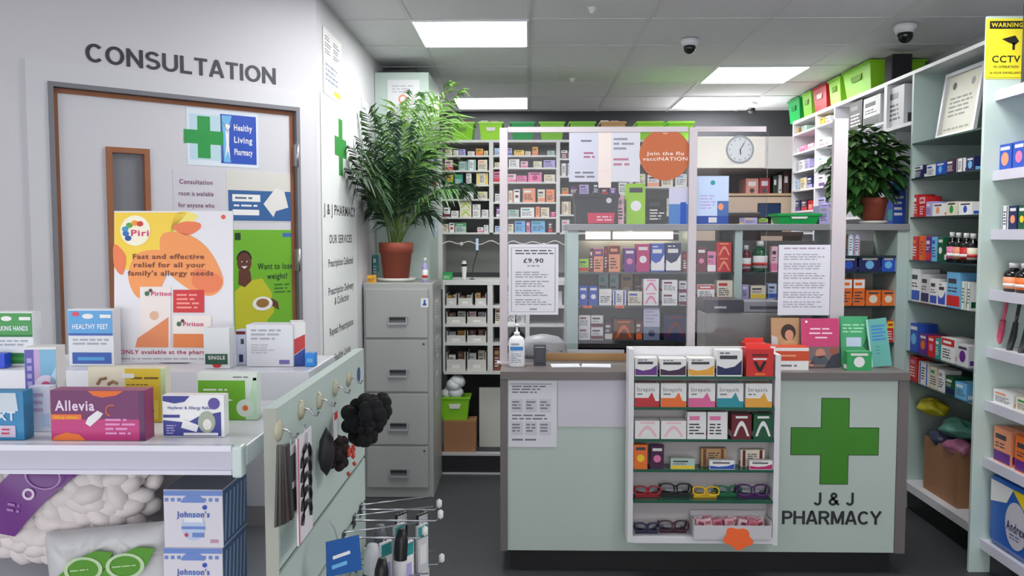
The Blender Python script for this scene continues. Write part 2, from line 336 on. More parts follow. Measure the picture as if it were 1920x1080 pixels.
# posters on the door (off = how far in front of wall plane; door leaf front is .012 behind)
DO = -.012
def d_healthy(b, w, h, y):
    b.rect(-w*.04, h*.06, w*.47, h*.94, y, M('blue', .4)); b.rect(-w*.46, h*.1, -w*.02, h*.9, y, M((185,215,225), .4))
    cross(b, -w*.27, h*.5, h*.74, h*.24, y-.0004, M('green', .4), sx=.95)
    b.poly([(0,h*.08),(w*.1,h*.08),(w*.04,h*.5),(w*.12,h*.92),(-w*.02,h*.92)], y-.0004, M('sky', .4))
    b.disc(w*.055, h*.72, h*.05, y-.0008, M('white')); b.poly([(w*.03,h*.66),(w*.08,h*.66),(w*.075,h*.4),(w*.09,h*.14),(w*.055,h*.3),(w*.02,h*.14),(w*.035,h*.4)], y-.0008, M('white'))
    b.tube([(w*.0,y-.001,h*.8),(w*.055,y-.001,h*.62),(w*.12,y-.001,h*.8)], .002, M('white'), 4)
    for s, q in (('Healthy',.72),('Living',.5),('Pharmacy',.28)): b.text(s, w*.28, h*q, h*.11, M('white'), y-.0004, wid=w*.26)
onwall('poster', 'white framed blue poster reading Healthy Living Pharmacy, high on the door', 'poster', 352, 207, 486, 312, d_healthy, (215,225,235), off=DO)
def d_consult(b, w, h, y):
    for k, s in enumerate(('Consultation', 'room is available', 'for anyone who', 'wishes to speak to', 'the Pharmacist', 'in private')):
        b.text(s, -w*.02, h*(.86-.145*k), h*.055, M((110,50,95)), y, wid=w*(.7+.03*(k % 3)))
onwall('notice', 'pale notice with purple lines about the consultation room, left of the arrow poster', 'notice', 327, 320, 416, 470, d_consult, (205,203,210), off=DO)
def d_arrow(b, w, h, y):
    b.rect(-w*.48, 0.02*h, w*.48, h*.62, y, M((50,95,150))); b.rect(-w*.48, h*.62, w*.48, h*.98, y, M((210,208,200)))
    b.poly([(w*.05,h*.36),(w*.2,h*.1),(w*.24,h*.22),(w*.44,h*.3),(w*.38,h*.62),(w*.25,h*.7)], y-.0004, M((222,220,215)))
    b.rect(-w*.42, h*.4, w*.0, h*.54, y-.0004, M('white')); b.rect(-w*.42, h*.13, -w*.02, h*.24, y-.0004, M('white'))
    b.lines(-w*.42, h*.7, w*.1, h*.88, 2, M((90,100,120)), y, seed=4); b.lines(-w*.38, h*.43, -w*.05, h*.51, 1, M((90,100,120)), y-.0008, seed=5)
    b.lines(-w*.4, h*.28, w*.0, h*.36, 1, M('white'), y-.0004, seed=7)
onwall('poster', 'blue and cream poster with a white arrow, below the healthy living poster', 'poster', 427, 322, 549, 416, d_arrow, (214,212,206), off=DO)
def d_weight(b, w, h, y):
    b.rect(-w*.49, 0, w*.49, h*.99, y, M((110,175,40)))
    sk = M((95,52,36)); yl = M((190,190,40)); yy = y-.0006
    b.poly([(-w*.49,h*.02),(-w*.49,h*.4),(-w*.3,h*.5),(-w*.05,h*.52),(w*.1,h*.38),(w*.14,h*.18),(w*.02,h*.1),(w*.0,h*.02)], yy, yl)
    b.poly([(-w*.43,h*.47),(-w*.33,h*.44),(-w*.22,h*.5),(-w*.24,h*.6),(-w*.42,h*.6)], yy-.0004, sk)
    b.disc(-w*.33, h*.68, h*.1, yy-.0008, sk, sx=.72); b.poly([(-w*.33+w*.12*math.cos(a*.2618), h*.71+h*.09*math.sin(a*.2618)) for a in range(13)], yy-.0006, M('black'))
    b.disc(-w*.37, h*.69, .0028, yy-.0013, M('white')); b.disc(-w*.29, h*.69, .0028, yy-.0013, M('white')); b.poly([(-w*.38,h*.645),(-w*.28,h*.645),(-w*.33,h*.62)], yy-.0013, M('white'))
    b.poly([(w*.12,h*.24),(w*.22,h*.2),(w*.2,h*.28),(w*.1,h*.32),(-w*.1,h*.26),(-w*.04,h*.2)], yy-.0012, sk)
    b.disc(-w*.05, h*.27, h*.07, yy-.0016, M('white'), sx=1.5); b.disc(-w*.05, h*.275, h*.045, yy-.002, M((150,110,50)), sx=1.5)
    b.text('Want to lose', w*.17, h*.64, h*.06, M((20,50,30)), yy, wid=w*.58); b.text('weight?', w*.2, h*.54, h*.055, M((20,50,30)), yy, wid=w*.34); b.lines(w*.15, h*.36, w*.42, h*.47, 3, M((60,110,40)), yy, seed=3)
    b.rect(w*.3, h*.93, w*.45, h*.97, yy, M((60,110,170))); b.rect(-w*.47, h*.9, -w*.38, h*.97, yy, M((30,60,30)))
onwall('poster', 'bright green poster of a person in yellow holding a bowl, reading Want to lose weight?', 'poster', 440, 431, 555, 620, d_weight, (110,175,40), off=DO)
# ---- wall 2 : signs seen at a slant
def onw2(name, label, cat, px0, pt, px1, pb, draw, base='white', off=.002, refx=None, t=.002):
    X = X2+off; pm = onX((px0+px1)/2, pt, X); pbm = onX((px0+px1)/2, pb, X); y0 = onX(px0, (pt+pb)/2, X).y; y1 = onX(px1, (pt+pb)/2, X).y
    return sheet(name, label, cat, y1-y0, pm.z-pbm.z, (X, (y0+y1)/2, pbm.z), R90, draw, base, t)
def d_services(b, w, h, y):
    cross(b, .02*w, h*.84, h*.21, h*.07, y, M((60,150,70), .4), sx=.95)
    ink = M((50,52,62))
    b.text('J & J PHARMACY', 0, h*.605, h*.036, ink, y, wid=w*.92)
    b.text('OUR SERVICES', 0, h*.5, h*.03, ink, y, wid=w*.66)
    for s, v, ww in (('Prescriptions Collected', .415, .72), ('Prescription Delivery', .315, .74), ('& Collection', .275, .42), ('Repeat Prescriptions', .17, .7), ('Healthy Living', .07, .5)):
        b.text(s, 0, h*v, h*.027, ink, y, wid=w*ww)
onw2('services_sign', 'tall white board with green cross listing pharmacy services, beside the consultation door', 'sign', 604, 195, 668, 700, d_services, (222,226,224))
def d_top(b, w, h, y):
    for k in range(2):
        for r in range(3): b.lines(-w*.42+k*w*.45, h*(.62+.1*r), -w*.08+k*w*.45, h*(.7+.1*r), 2, M((70,80,90)), y, seed=r+k*4)
    b.rect(w*.05, h*.06, w*.4, h*.14, y, M('yellow')); b.lines(-w*.4, h*.2, w*.35, h*.5, 4, M((140,150,170)), y, seed=9)
onw2('notice', 'printed sheet with columns of small text high on the wall above the services board', 'notice', 606, 66, 640, 185, d_top)
onw2('notice', 'plain pale notice on the side wall left of the mint tall cupboard', 'notice', 678, 190, 692, 300, lambda b, w, h, y: b.lines(-w*.4, h*.2, w*.4, h*.9, 8, M((150,155,165)), y, seed=2), (222,222,226))
# ---------------------------------------------------------------- ceiling fittings
def dome(px, py, label, s=1.0, d=.1):
    p = onZ(px, py, CE-.06); t = thing('dome_camera', label, 'security camera', (p.x, p.y, CE-.0045))
    r = .05*s
    MB().lathe([(r*1.2,-.0),(r*1.2,-.02*s),(r*.95,-.045*s)][::-1], M((225,225,228), .4), 22).build('base', t)
    MB().lathe([(0.0001,-.1*s),(r*.4,-.095*s),(r*.72,-.08*s),(r*.85,-.06*s),(r*.8,-.045*s)], M('black', .15), 22).build('dome', t)
dome(1293, 92, 'black dome security camera on the ceiling, middle of the room', .85)
dome(1697, 66, 'black eyed dome camera in white housing above the right wall shelves', 1.0)
dome(1408, 206, 'small dark dome camera beside the rear right ceiling light', .9)
for px, py, l in ((1110, 14, 'small round white ceiling sensor nearest the camera'), (1073, 147, 'tiny white ceiling sensor farther back')):
    p = onZ(px, py, CE); tag(MB().lathe([(.006,-.03),(.014,-.022),(.022,-.004),(.026,0)], M('white', .3), 16).build('ceiling_sensor', None, (p.x, p.y, CE-.0005)), l, 'sensor')
# ---------------------------------------------------------------- raised dispensary floor
PZ = .14; PY = 5.62
b = MB(); b.box(-.6, XR, PY, YB, 0, PZ-.012, M((28,28,32), .5)); b.box(-.6, 2.2, PY-.006, PY+.05, PZ-.014, PZ, M((205,205,208), .4, .3)); b.box(-.6, XR, PY+.05, YB, PZ-.012, PZ, M((52,54,60), .6, var=.2, scale=30)); b.box(-.6, 2.2, PY-.01, PY, 0, .012, M((205,205,208), .4, .3))
struct(b.build('trim_2'))
# ---------------------------------------------------------------- mint tall cupboard + filing cabinet
XC0, XC1 = X2+.003, xat(805, 5.62, 2)
t = thing('tall_cupboard', 'tall mint green cupboard reaching up behind the palm', 'cupboard', ((XC0+XC1)/2, 5.92, 0)); wC = XC1-XC0
MB().box(-wC/2, wC/2, -.3, .36, 0, 2.655, mint).build('carcass', t)
MB().box(-wC/2-.0, wC/2, -.318, -.301, .08, 2.65, mint).build('door', t)
MB().box(-wC/2+.03, wC/2-.1, -.2, .2, 2.655, 2.69, M('darkgrey', .6)).build('shade_strip', t)  # dark strip paints the shadow gap between cupboard top and ceiling
p = onY(757, 225, 5.6)
def d_cup(b, w, h, y): b.ring(-w*.02, h*.6, w*.14, w*.05, y, M('peach')); b.lines(-w*.35, h*.72, w*.35, h*.9, 3, M((190,190,200)), y, seed=3); b.lines(-w*.35, h*.1, w*.35, h*.4, 5, M((195,195,200)), y, seed=4)
sheet('notice', 'white notice with a faint orange ring on the mint cupboard', 'notice', .21, .31, (xat(757, 5.6, 2.3), 5.6005, onY(757, 240, 5.6).z), 0, d_cup, (226,228,230))
# things pinned to cupboard side
for (px, pt, pb, c, l) in ((817, 283, 307, 'blue', 'small blue folded card pinned to the cupboard side'), (817, 395, 445, 'paleblue', 'pale leaflet pinned on the cupboard side above the cabinet'), (815, 330, 352, 'red', 'small red tag pinned on the cupboard side')):
    q = onX(px, pt, XC1+.003); q2 = onX(px, pb, XC1+.003)
    sheet('pinned_card', l, 'card', .16, q.z-q2.z, (XC1+.003, min(max(q.y, 5.75), 6.15), q2.z), R90, lambda b, w, h, y: b.lines(-w*.4, h*.2, w*.4, h*.8, 3, M('white'), y), c, .004)
FX0, FX1 = xat(682, 5.09, .8), xat(812, 5.09, .8); FT = onY(745, 531, 5.09).z; wF = FX1-FX0; steel = M((172,175,172), .4, .25, var=.02)
FX0 = max(FX0, X2+.004); wF = FX1-FX0
t = thing('filing_cabinet', 'grey metal four drawer filing cabinet with potted palm on top', 'filing cabinet', ((FX0+FX1)/2, 5.09, 0)); zz = lambda py: onY(745, py, 5.09).z
MB().box(-wF/2, wF/2, .012, .5, .0, FT, steel).build('body', t, bevel=.004)
cuts = [zz(540), zz(635), zz(736), zz(835), .06]
for k in range(4):
    zt, zb = cuts[k]-.006, cuts[k+1]+.006
    dr_ = MB().box(-wF/2+.014, wF/2-.03, -.006, .012, zb, zt, steel).build('drawer', t, bevel=.003)
    zh = zb+(zt-zb)*.36; hn = MB(); hn.box(-.058, .058, -.012, -.0062, zh-.026, zh+.022, M((120,120,124), .4, .3)); hn.box(-.058, .058, -.022, -.012, zh+.004, zh+.018, M((40,40,44), .4)); hn.box(-.058, -.05, -.024, -.012, zh-.024, zh+.02, M('silver', .3, .5)); hn.box(.05, .058, -.024, -.012, zh-.024, zh+.02, M('silver', .3, .5)); hn.box(-.05, .05, -.026, -.012, zh-.024, zh-.014, M('silver', .3, .5))
    hn.build('handle', dr_)
    if k in (1, 3): MB().lathe([(.006,0),(.006,.006)], M('darkgrey', .4), 12, T=Matrix.Rotation(R90, 4, 'X')).build('lock', dr_, (wF/2-.055, -.006, zt-.025))
sheet('sticker', 'small white sticker with a blue figure on the top cabinet drawer', 'sticker', .045, .055, (xat(796, 5.08, 1.2), 5.0835, zz(576)), 0, lambda b, w, h, y: (b.disc(0, h*.7, h*.12, y, M('blue')), b.poly([(-w*.3,h*.2),(w*.3,h*.2),(w*.1,h*.58),(-w*.1,h*.58)], y, M('blue'))))
for k, (z0, z1, y) in enumerate(((1.08, 1.2, 5.3), (.83, .97, 5.35), (.6, .74, 5.28))):
    sheet('card', f'small printed card, {ORD[k]} from the top on the side of the filing cabinet', 'card', .12, z1-z0, (FX1+.0005, y, z0), R90, lambda b, w, h, yy: b.lines(-w*.4, h*.15, w*.4, h*.85, 5, M((90,90,100)), yy, seed=k), 'palegrey', .002)
# pot, palm
def curve(p0, d, L, droop, n=14, side=0):
    pts = [Vector(p0)]; d = Vector(d).normalized(); s = L/n
    for i in range(n): pts.append(pts[-1]+d*s); d = (d+Vector((0, 0, -droop/n))).normalized()
    return pts
def blade(b, p, d, up, L, w_, m, droop=.3):
    d = d.normalized(); sd = d.cross(up).normalized(); q1 = p+d*L*.45-Vector((0,0,droop*L*.1)); q2 = p+d*L-Vector((0,0,droop*L*.5)); n = sd.cross(d)*w_*.35
    b.add([p, q1+sd*w_/2+n, q1, q1-sd*w_/2+n, q2], [(0,1,2),(0,2,3),(1,4,2),(2,4,3)], m, True)
PX_, PY_ = xat(743, 5.32, FT), 5.32
s1 = onY(713, 455, 5.2); s2 = onY(775, 455, 5.2); pr = (s2.x-s1.x)/2; ph = s1.z-FT-.02
t = thing('potted_palm', 'large feathery palm in a terracotta pot on the filing cabinet', 'plant', (PX_, PY_, FT)); terra = M((150,72,52), .7, var=.06)
MB().lathe([(pr*1.0,0),(pr*1.15,.006),(pr*1.2,.022),(pr*1.1,.022),(pr*1.0,.01)], M((222,220,216), .5), 28).build('saucer', t)
MB().lathe([(pr*.78,.011),(pr*.97,ph*.8),(pr*1.04,ph*.81),(pr*1.06,ph+.02),(pr*.96,ph+.02),(pr*.93,ph*.9)], terra, 28).build('pot', t)
MB().lathe([(pr*.9,ph*.85),(pr*.88,ph*.93),(pr*.3,ph*.96)], M((50,36,26), .95), 24).build('soil', t)
R = random.Random(5); gms = [M(c, .45) for c in ((38,72,40),(48,88,46),(30,60,36),(62,100,48),(96,140,56))]
targets = [(690,215,.1),(720,225,0),(840,165,-.1),(860,175,.1),(680,265,-.15),(660,320,.0),(668,300,.15),(800,190,.1),(760,240,.0),(700,300,-.2),(870,345,.0),(850,355,-.2),(820,330,.15),(730,300,.2),(790,290,-.1),(690,370,.2),(815,280,.1),(770,330,.25),(700,390,.25),(800,400,.1),(665,280,.2),(745,200,.0),(850,230,.2),(775,180,.1),(750,330,-.1),(700,340,.1)]
for k, (tx, ty, dy) in enumerate(targets):
    yt = min(PY_+dy*1.1, .95*F/(990-tx)) if tx < 990 else PY_; yt = min(yt, 5.54) if tx < 800 else yt; T_ = onY(tx, ty, yt)-Vector((PX_, PY_, FT)); base = Vector((R.uniform(-.03,.03), R.uniform(-.03,.03), ph*.9)); v = T_-base
    rise = .10+.25*abs(v.x); mid = base+v*.55+Vector((-v.x*.12, 0, rise)); n = 16; pts = []
    for i in range(n+1): q = i/n; pts.append(base*(1-q)**2+mid*2*q*(1-q)+T_*q*q)
    b = MB(); gm_ = gms[(R.choice((3,4,4)) if k in (2,3,7,21,23,22) else R.choice((0,0,1,2,3)))]
    b.tube(pts, [.0045*(1-.75*i/n) for i in range(n+1)], M((88,112,50), .5), 5)
    L = v.length
    for i in range(5, n+1):
        for h_ in (0, .55):
            q = min(1, (i+h_)/n); j = min(n-1, int(q*n)); p = pts[j].lerp(pts[j+1], q*n-j); tn = (pts[j+1]-pts[j]).normalized(); up = Vector((0,0,1)) if abs(tn.z) < .85 else Vector((0,-1,.2))
            sd = tn.cross(up).normalized(); up2 = sd.cross(tn)
            ll = (.19+.07*R.random())*(1.1-abs(q-.6)*1.2)
            for s_ in (-1, 1): blade(b, p, tn*.8+sd*s_*.7+up2*R.uniform(-.05,.2), up2, ll, .017, gm_, R.uniform(.6, 1.8))
    cl = Vector((PX_, PY_, FT))
    for i_, v0 in enumerate(b.v):
        X_, Y_ = v0[0]+cl.x, v0[1]+cl.y
        X_ = max(X_, X2+.012+.0002*(i_ % 40)); Y_ = min(Y_, 5.585-.0002*(i_ % 40)) if X_ < -.62 else Y_
        b.v[i_] = (X_-cl.x, Y_-cl.y, v0[2])
    b.build('frond', t)
# small things beside the pot
bottle(.035, .15, 'lilac', 'white', 'white', (xat(797, 5.16, FT), 5.16, FT), 0, 'pale lilac bottle standing right of the palm pot', 'bottle', None, 'bottle')
o = carton(.03, .16, .05, 'teal', 'white', 'lines', 31, (xat(703, 5.43, FT)-.0, 5.47, FT), 0); tag(o, 'teal upright carton standing behind the palm pot at left', 'carton')
o = carton(.05, .045, .04, 'amber', 'yellow', 'lines', 32, (xat(697, 5.15, FT), 5.15, FT), 0); tag(o, 'small amber box left of the palm pot on the cabinet', 'carton')
# ---------------------------------------------------------------- back dispensary rack
YU = 6.15
sm = M((214,214,212), .5); uz = lambda py, Y=YU: onY(980, py, Y).z
t = thing('dispensary_rack', 'white open dispensary shelving along the back, topped with coloured bins', 'shelving', (0, YU, 0))
UR = xat(1300, YU, 2.0); UL = xat(825, YU, 2)
topz = uz(262); b0 = uz(436)
ups = [(821, 829), (917, 925), (1043, 1050), (1180, 1187), (1293, 1300)]
MB().box(UL, UR, .29, .305, b0-.3, topz, M((140,142,138), .6)).build('back_panel', t)
MB().box(UL-.01, UR+.01, 0, .305, topz-.018, topz, sm).build('top_board', t)
for a, c in ups: MB().box(xat(a, YU, 2), xat(c, YU, 2), 0, .29, b0, topz-.018, sm).build('upright', t)
MB().box(xat(821, YU, 2), xat(829, YU, 2), 0, .29, uz(530)-.05, b0, sm).build('upright', t)
colsh = [((829, 917), (291, 319, 346, 373, 407, 436)), ((925, 1043), (291, 314, 341, 379, 407, 436)), ((1050, 1180), (297, 330, 364, 402, 436)), ((1187, 1293), (305, 350, 402, 436))]
Z = {}
for ci, ((a, c), ys) in enumerate(colsh):
    for si, y in enumerate(ys):
        z = uz(y); MB().box(xat(a, YU, z), xat(c, YU, z), 0, .29, z-.012, z, sm).build('shelf', t); Z[(ci, si)] = z
pal = ['white','cream','palegrey','white','cream','white']
names = ['left rack column','second rack column','third rack column','fourth rack column']
IT = {(0,0): [(835,848,12,'cream','tan','lines'),(850,860,10,'white','grey','lines'),(861,873,12,'lilac','blue','lines'),(877,890,8,'white','pink','lines'),(892,906,13,'amber','orange','band'),(907,915,9,'cream','tan','lines')],
 (0,1): [(834,849,20,'palepink','red','band'),(860,876,17,'mint','teal','stripe'),(877,892,20,'white','teal','stripe'),(896,914,20,'cream','peach','lines')],
 (0,2): [(835,850,18,'yellow','green','band'),(852,868,20,'teal','green','top'),(874,884,22,'white','grey','lines'),(893,915,22,'cream','yellow','stripe')],
 (0,3): [(870,888,14,'white','grey','lines'),(895,914,14,'cream','lime','lines')],
 (0,4): [(832,844,18,'white','maroon','band'),(846,860,12,'white','grey','lines'),(862,884,30,'cream','lime','stack2'),(886,901,24,'white','grey','stack2'),(903,916,14,'white','grey','lines')],
 (0,5): [(830,841,16,'cream','grey','lines'),(842,852,18,'white','red','logo'),(853,874,18,'mint','green','top'),(895,906,10,'white','pink','band'),(907,916,14,'white','grey','lines')],
 (1,0): [(927,938,14,'paleblue','sky','lines'),(950,960,14,'lilac','blue','band'),(964,983,10,'yellow','amber','band'),(985,995,8,'cream','pink','lines'),(998,1009,16,'amber','orange','band'),(1026,1040,9,'mint','teal','lines')],
 (1,1): [(927,938,10,'cream','tan','lines'),(954,974,16,'white','grey','lines'),(976,990,12,'palepink','pink','band'),(1000,1016,12,'cream','lime','lines'),(1019,1041,14,'lilac','purple','lines')],
 (1,2): [(926,940,20,'pink','red','band'),(950,968,15,'palepink','pink','band'),(969,988,12,'pink','magenta','lines'),(990,1016,18,'pink','magenta','logo'),(1020,1041,14,'cream','tan','lines')],
 (1,3): [(928,939,16,'white','grey','lines'),(953,962,22,'cream','orange','stripe'),(963,975,24,'white','brown','logo'),(980,1004,26,'peach','white','lines'),(1008,1022,24,'cream','peach','band'),(1024,1040,24,'peach','orange','lines')],
 (1,4): [(930,941,18,'purple','white','band'),(953,973,14,'mint','green','lines'),(976,1002,18,'white','teal','lines'),(1004,1013,20,'peach','orange','stripe'),(1014,1030,18,'cream','tan','lines'),(1032,1042,10,'magenta','pink','logo')],
 (1,5): [(928,940,12,'paleblue','blue','lines'),(953,963,16,'cream','brown','lines'),(965,985,22,'sky','blue','lines'),(987,994,20,'pink','white','lines'),(996,1022,22,'sky','teal','lines'),(1028,1036,20,'plum','red','band')],
 (2,0): [(1052,1064,16,'maroon','white','top'),(1066,1080,14,'white','grey','lines'),(1084,1100,12,'cream','tan','lines'),(1110,1130,14,'white','pink','band'),(1134,1150,12,'palegrey','blue','lines')],
 (2,1): [(1052,1062,24,'white','grey','stripe'),(1064,1074,24,'palegrey','teal','lines'),(1078,1092,22,'white','grey','lines'),(1096,1116,20,'cream','brown','lines'),(1140,1160,18,'white','red','band')],
 (2,2): [(1053,1066,12,'tan','orange','band'),(1069,1084,16,'plum','purple','lines'),(1086,1104,18,'lilac','purple','lines'),(1112,1124,20,'navy','white','lines'),(1128,1140,10,'maroon','red','band'),(1142,1156,12,'purple','lilac','logo'),(1160,1176,22,'white','grey','lines')],
 (2,3): [(1053,1070,24,'cream','tan','stripe')], (2,4): [(1053,1068,24,'palegrey','pink','lines')],
 (3,0): [(1190,1206,20,'cream','tan','lines'),(1210,1230,18,'white','pink','band'),(1235,1255,22,'palepink','red','lines'),(1262,1285,18,'white','grey','lines')],
 (3,1): [(1192,1210,24,'cream','lime','lines'),(1214,1236,22,'white','peach','band'),(1240,1262,26,'cream','tan','lines'),(1266,1288,24,'white','sky','lines')],
 (3,2): [(1212,1232,28,'white','grey','lines'),(1236,1254,30,'cream','brown','lines')]}
for (ci, si), items in IT.items():
    row('Y', YU+.03, Z[(ci, si)], items, f"shelf {['one','two','three','four','five','six'][si]} of {names[ci]}", 'dispensary cartons on the back rack', .12)
# coloured bins
def bin_(w, h, d, c, loc, rot, label, group, tp=.82, grab=True):
    t = thing('storage_bin', label, 'bin', loc, rot, group); m = M(c, .4); mi_ = m
    b = MB(); b.taper(w*tp, d*tp, w, d, 0, h, m, open_top=True)
    b.taper(w*tp-.004, d*tp-.004, w-.006, d-.006, .003, h, m, open_top=True); b.build('tub', t)
    r = MB()
    for x0, x1, y0, y1 in ((-w/2-.006, w/2+.006, -d/2-.006, -d/2+.002), (-w/2-.006, w/2+.006, d/2-.002, d/2+.006), (-w/2-.006, -w/2+.002, -d/2+.002, d/2-.002), (w/2-.002, w/2+.006, -d/2+.002, d/2-.002)): r.box(x0, x1, y0, y1, h-.014, h, m)
    r.build('rim', t)
    if grab:
        s = MB(); yy = -d/2*(tp+(1-tp)*.6)
        s.poly([(-w*.16, h*.5),(w*.16,h*.5),(w*.2,h*.7),(-w*.2,h*.7)], yy-.003, M('white' if grab == 2 else tuple(int(v*.72) for v in (COL[c] if isinstance(c, str) else c)), .5), .004); s.build('grip' if grab != 2 else 'paper_label', t)
    return t
TG = 'coloured bins along the top of the back rack'
G1 = (140,215,30)
for k, (a, c, col, l, gr) in enumerate(((843,890,G1,'lime green bin, leftmost of the bins on the back rack',1),(896,944,(160,225,50),'lime green bin with a white paper label on the back rack',2),(956,1004,'brightgreen','emerald green bin between two lime bins on the back rack',1),(1010,1060,(130,200,50),'lime green bin right of the emerald bin on the back rack',1),(1067,1118,(120,190,50),'lime green bin left of the tan bin on the back rack',1),(1125,1175,'tan','tan bin, the only brown one on the back rack',1),(1194,1246,(150,220,40),'lime green bin right of the tan bin on the back rack',1),(1252,1303,(160,235,60),'bright lime bin, rightmost of the bins on the back rack',1))):
    x0, x1 = xat(a, YU+.01, topz), xat(c, YU+.01, topz)
    w_ = x1-x0-.014; loc = ((x0+x1)/2, YU+.14, topz); hB = 34*YU/F
    bin_(w_, hB, .24, col, loc, 0, l, TG, grab=gr)
    if k in (0, 1, 5):
        for q, (dx, cc) in enumerate(((-.3, 'white'), (.12, 'palepink' if k else 'red'))):
            o = carton(w_*.32, hB*1.12, .05, cc, 'grey', 'lines', 70+k*3+q, (loc[0]+dx*w_, loc[1]+.02*q, topz+.004), 0); tag(o, f"{word(cc)} carton poking out of the {('leftmost lime','labelled lime','','','','tan')[k]} bin", 'carton', 'cartons poking from the bins')
# desk niche + lower unit
YD = 5.7; dz = lambda py: onY(880, py, YD).z
t = thing('dispensary_bench', 'white dispensary bench with pigeonhole baskets beneath, behind the counter', 'bench', (0, YD, PZ))
XD0, XD1 = xat(829, YD, 1.2)+.004, xat(1066, YD, 1.2); dtop = dz(526)-PZ
XD0 = max(XD0, XC1+.004)
MB().box(XD0, XD1, 0, .45, dtop-.03, dtop, sm).build('worktop', t)
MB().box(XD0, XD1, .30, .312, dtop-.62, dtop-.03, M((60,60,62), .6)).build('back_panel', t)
for a, c in ((829, 834), (914, 924), (985, 993), (1058, 1066)): MB().box(max(XD0, xat(a, YD, 1)), xat(c, YD, 1), .002, .3, dz(698)-PZ, dtop-.03, sm).build('upright', t)
BS = [573, 608, 643, 697]
for y in BS: MB().box(XD0+.005, XD1-.01, .004, .3, dz(y+5)-PZ, dz(y)-PZ, sm).build('shelf', t)
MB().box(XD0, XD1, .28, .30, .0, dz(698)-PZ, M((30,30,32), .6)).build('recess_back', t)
MB().box(xat(897, YD, .4), XD1, .1, .14, 0.0, dz(732)-PZ, M((205,204,196), .5)).build('cream_panel', t)
bk = 0
for si, y in enumerate(BS):
    for (a, c) in ((836, 856), (858, 886), (890, 912)) if si == 0 else (((836, 873), (875, 912))):
        bk += 1; z = dz(y); x0, x1 = xat(a, YD, z), xat(c, YD, z); h = (22 if si < 3 else 36)*YD/F
        tt = thing('paper_basket', f"white card tray, {ORD[(0 if a < 840 else (1 if a < 880 else 2))]} from left on {('top','second','third','bottom')[si]} pigeonhole row of the bench", 'tray', ((x0+x1)/2, YD+.13, z), 0, 'card trays in the bench pigeonholes')
        w_ = x1-x0-.006; b = MB(); m_ = M((212,210,204), .6)
        b.box(-w_/2, w_/2, -.11, .11, 0, .004, m_); b.box(-w_/2, w_/2, -.11, -.106, .004, h*.62, m_); b.box(-w_/2, -w_/2+.004, -.106, .11, .004, h, m_); b.box(w_/2-.004, w_/2, -.106, .11, .004, h, m_); b.build('tray', tt)
        MB().rect(-w_*.2, h*.15, w_*.2, h*.35, -.11, M((240,240,235))).build('paper_label', tt)
        for q in range(2):
            cc = R.choice(['white','cream','brown','maroon','amber','palegrey','palepink']); o = carton(w_*.36, h*R.uniform(.7, .98), .05, cc, 'grey', 'lines', 300+bk*3+q, ((x0+x1)/2+(-.24, .22)[q]*w_, YD+.1+.03*q, z+.0045), 0)
            tag(o, f"{word(cc)} carton standing in the {('left','right')[q]} half of a tray, {ORD[(0 if a < 840 else (1 if a < 880 else 2))]} on pigeonhole row {('one','two','three','four')[si]}", 'carton', 'cartons in the bench trays')
# right pigeonholes behind screen post
row('Y', YD+.05, dz(608), [(928,944,30,'cream','brown','lines'),(946,966,26,'white','grey','lines'),(968,984,24,'palegrey','grey','lines')], 'pigeonholes behind the left screen post', 'cartons behind the screen post', .1)
row('Y', YD+.05, dz(697), [(926,940,44,'brown','tan','lines'),(944,980,26,'white','grey','lines'),(996,1056,30,'palegrey','white','lines')], 'lowest pigeonhole behind the left screen post', 'cartons behind the screen post', .1)
row('Y', YD+.05, dz(573), [(944,982,24,'white','grey','lines'),(996,1054,26,'palegrey','maroon','lines')], 'upper pigeonhole behind the price notice', 'cartons behind the screen post', .1)
# niche things
zb = dz(526)
o = carton(.065, .05, .06, 'brightgreen', 'green', 'lines', 55, (xat(839, YD+.1, zb), YD+.12, zb), 0); tag(o, 'small bright green box on the bench under the garland', 'carton')
t = thing('bottle', 'slim white bottle with dark band on the dispensary bench', 'bottle', (xat(870, YD+.1, zb), YD+.12, zb))
MB().lathe([(.012,0),(.013,.02),(.017,.06),(.019,.1),(.017,.115)], M('white', .3), 16).build('body', t); MB().lathe([(.0175,.08),(.0195,.1),(.018,.108)], M('black', .4), 16).build('band', t); MB().lathe([(.012,.114),(.013,.128)], M('white', .4), 12).build('cap', t)
tag(MB().tube([(0,0,.0),(.01,0,.09),(.04,.0,.2)], .003, M('black', .5)).box(.028, .046, -.002, .002, .2, .28, M('paleblue')).lathe([(.02,0),(.02,.004)], M('black'), 14).build('sign_holder', None, (xat(884, YD+.1, zb), YD+.14, zb)), 'thin black stand holding a small pale tag on the bench', 'sign holder')
g = MB(); pts = []
for k in range(41): pts.append((UL+.02+(xat(1060, YU, 1.6)-UL-.02)*k/40, 0, .012*math.sin(k*.9)+.01*abs(math.sin(k*.31))))
g.tube(pts, .004, M((215,210,205), .7), 5)
for k in (6, 20, 33): g.lathe([(.001,-.016),(.014,-.008),(.016,.004),(.001,.012)], M((225,220,215), .7), 10, cx=pts[k][0], cz=pts[k][2])
tag(g.build('garland', None, (0, YU-.006, onY(900, 457, YU).z)), 'thin white garland strung across the niche of the back rack', 'garland')
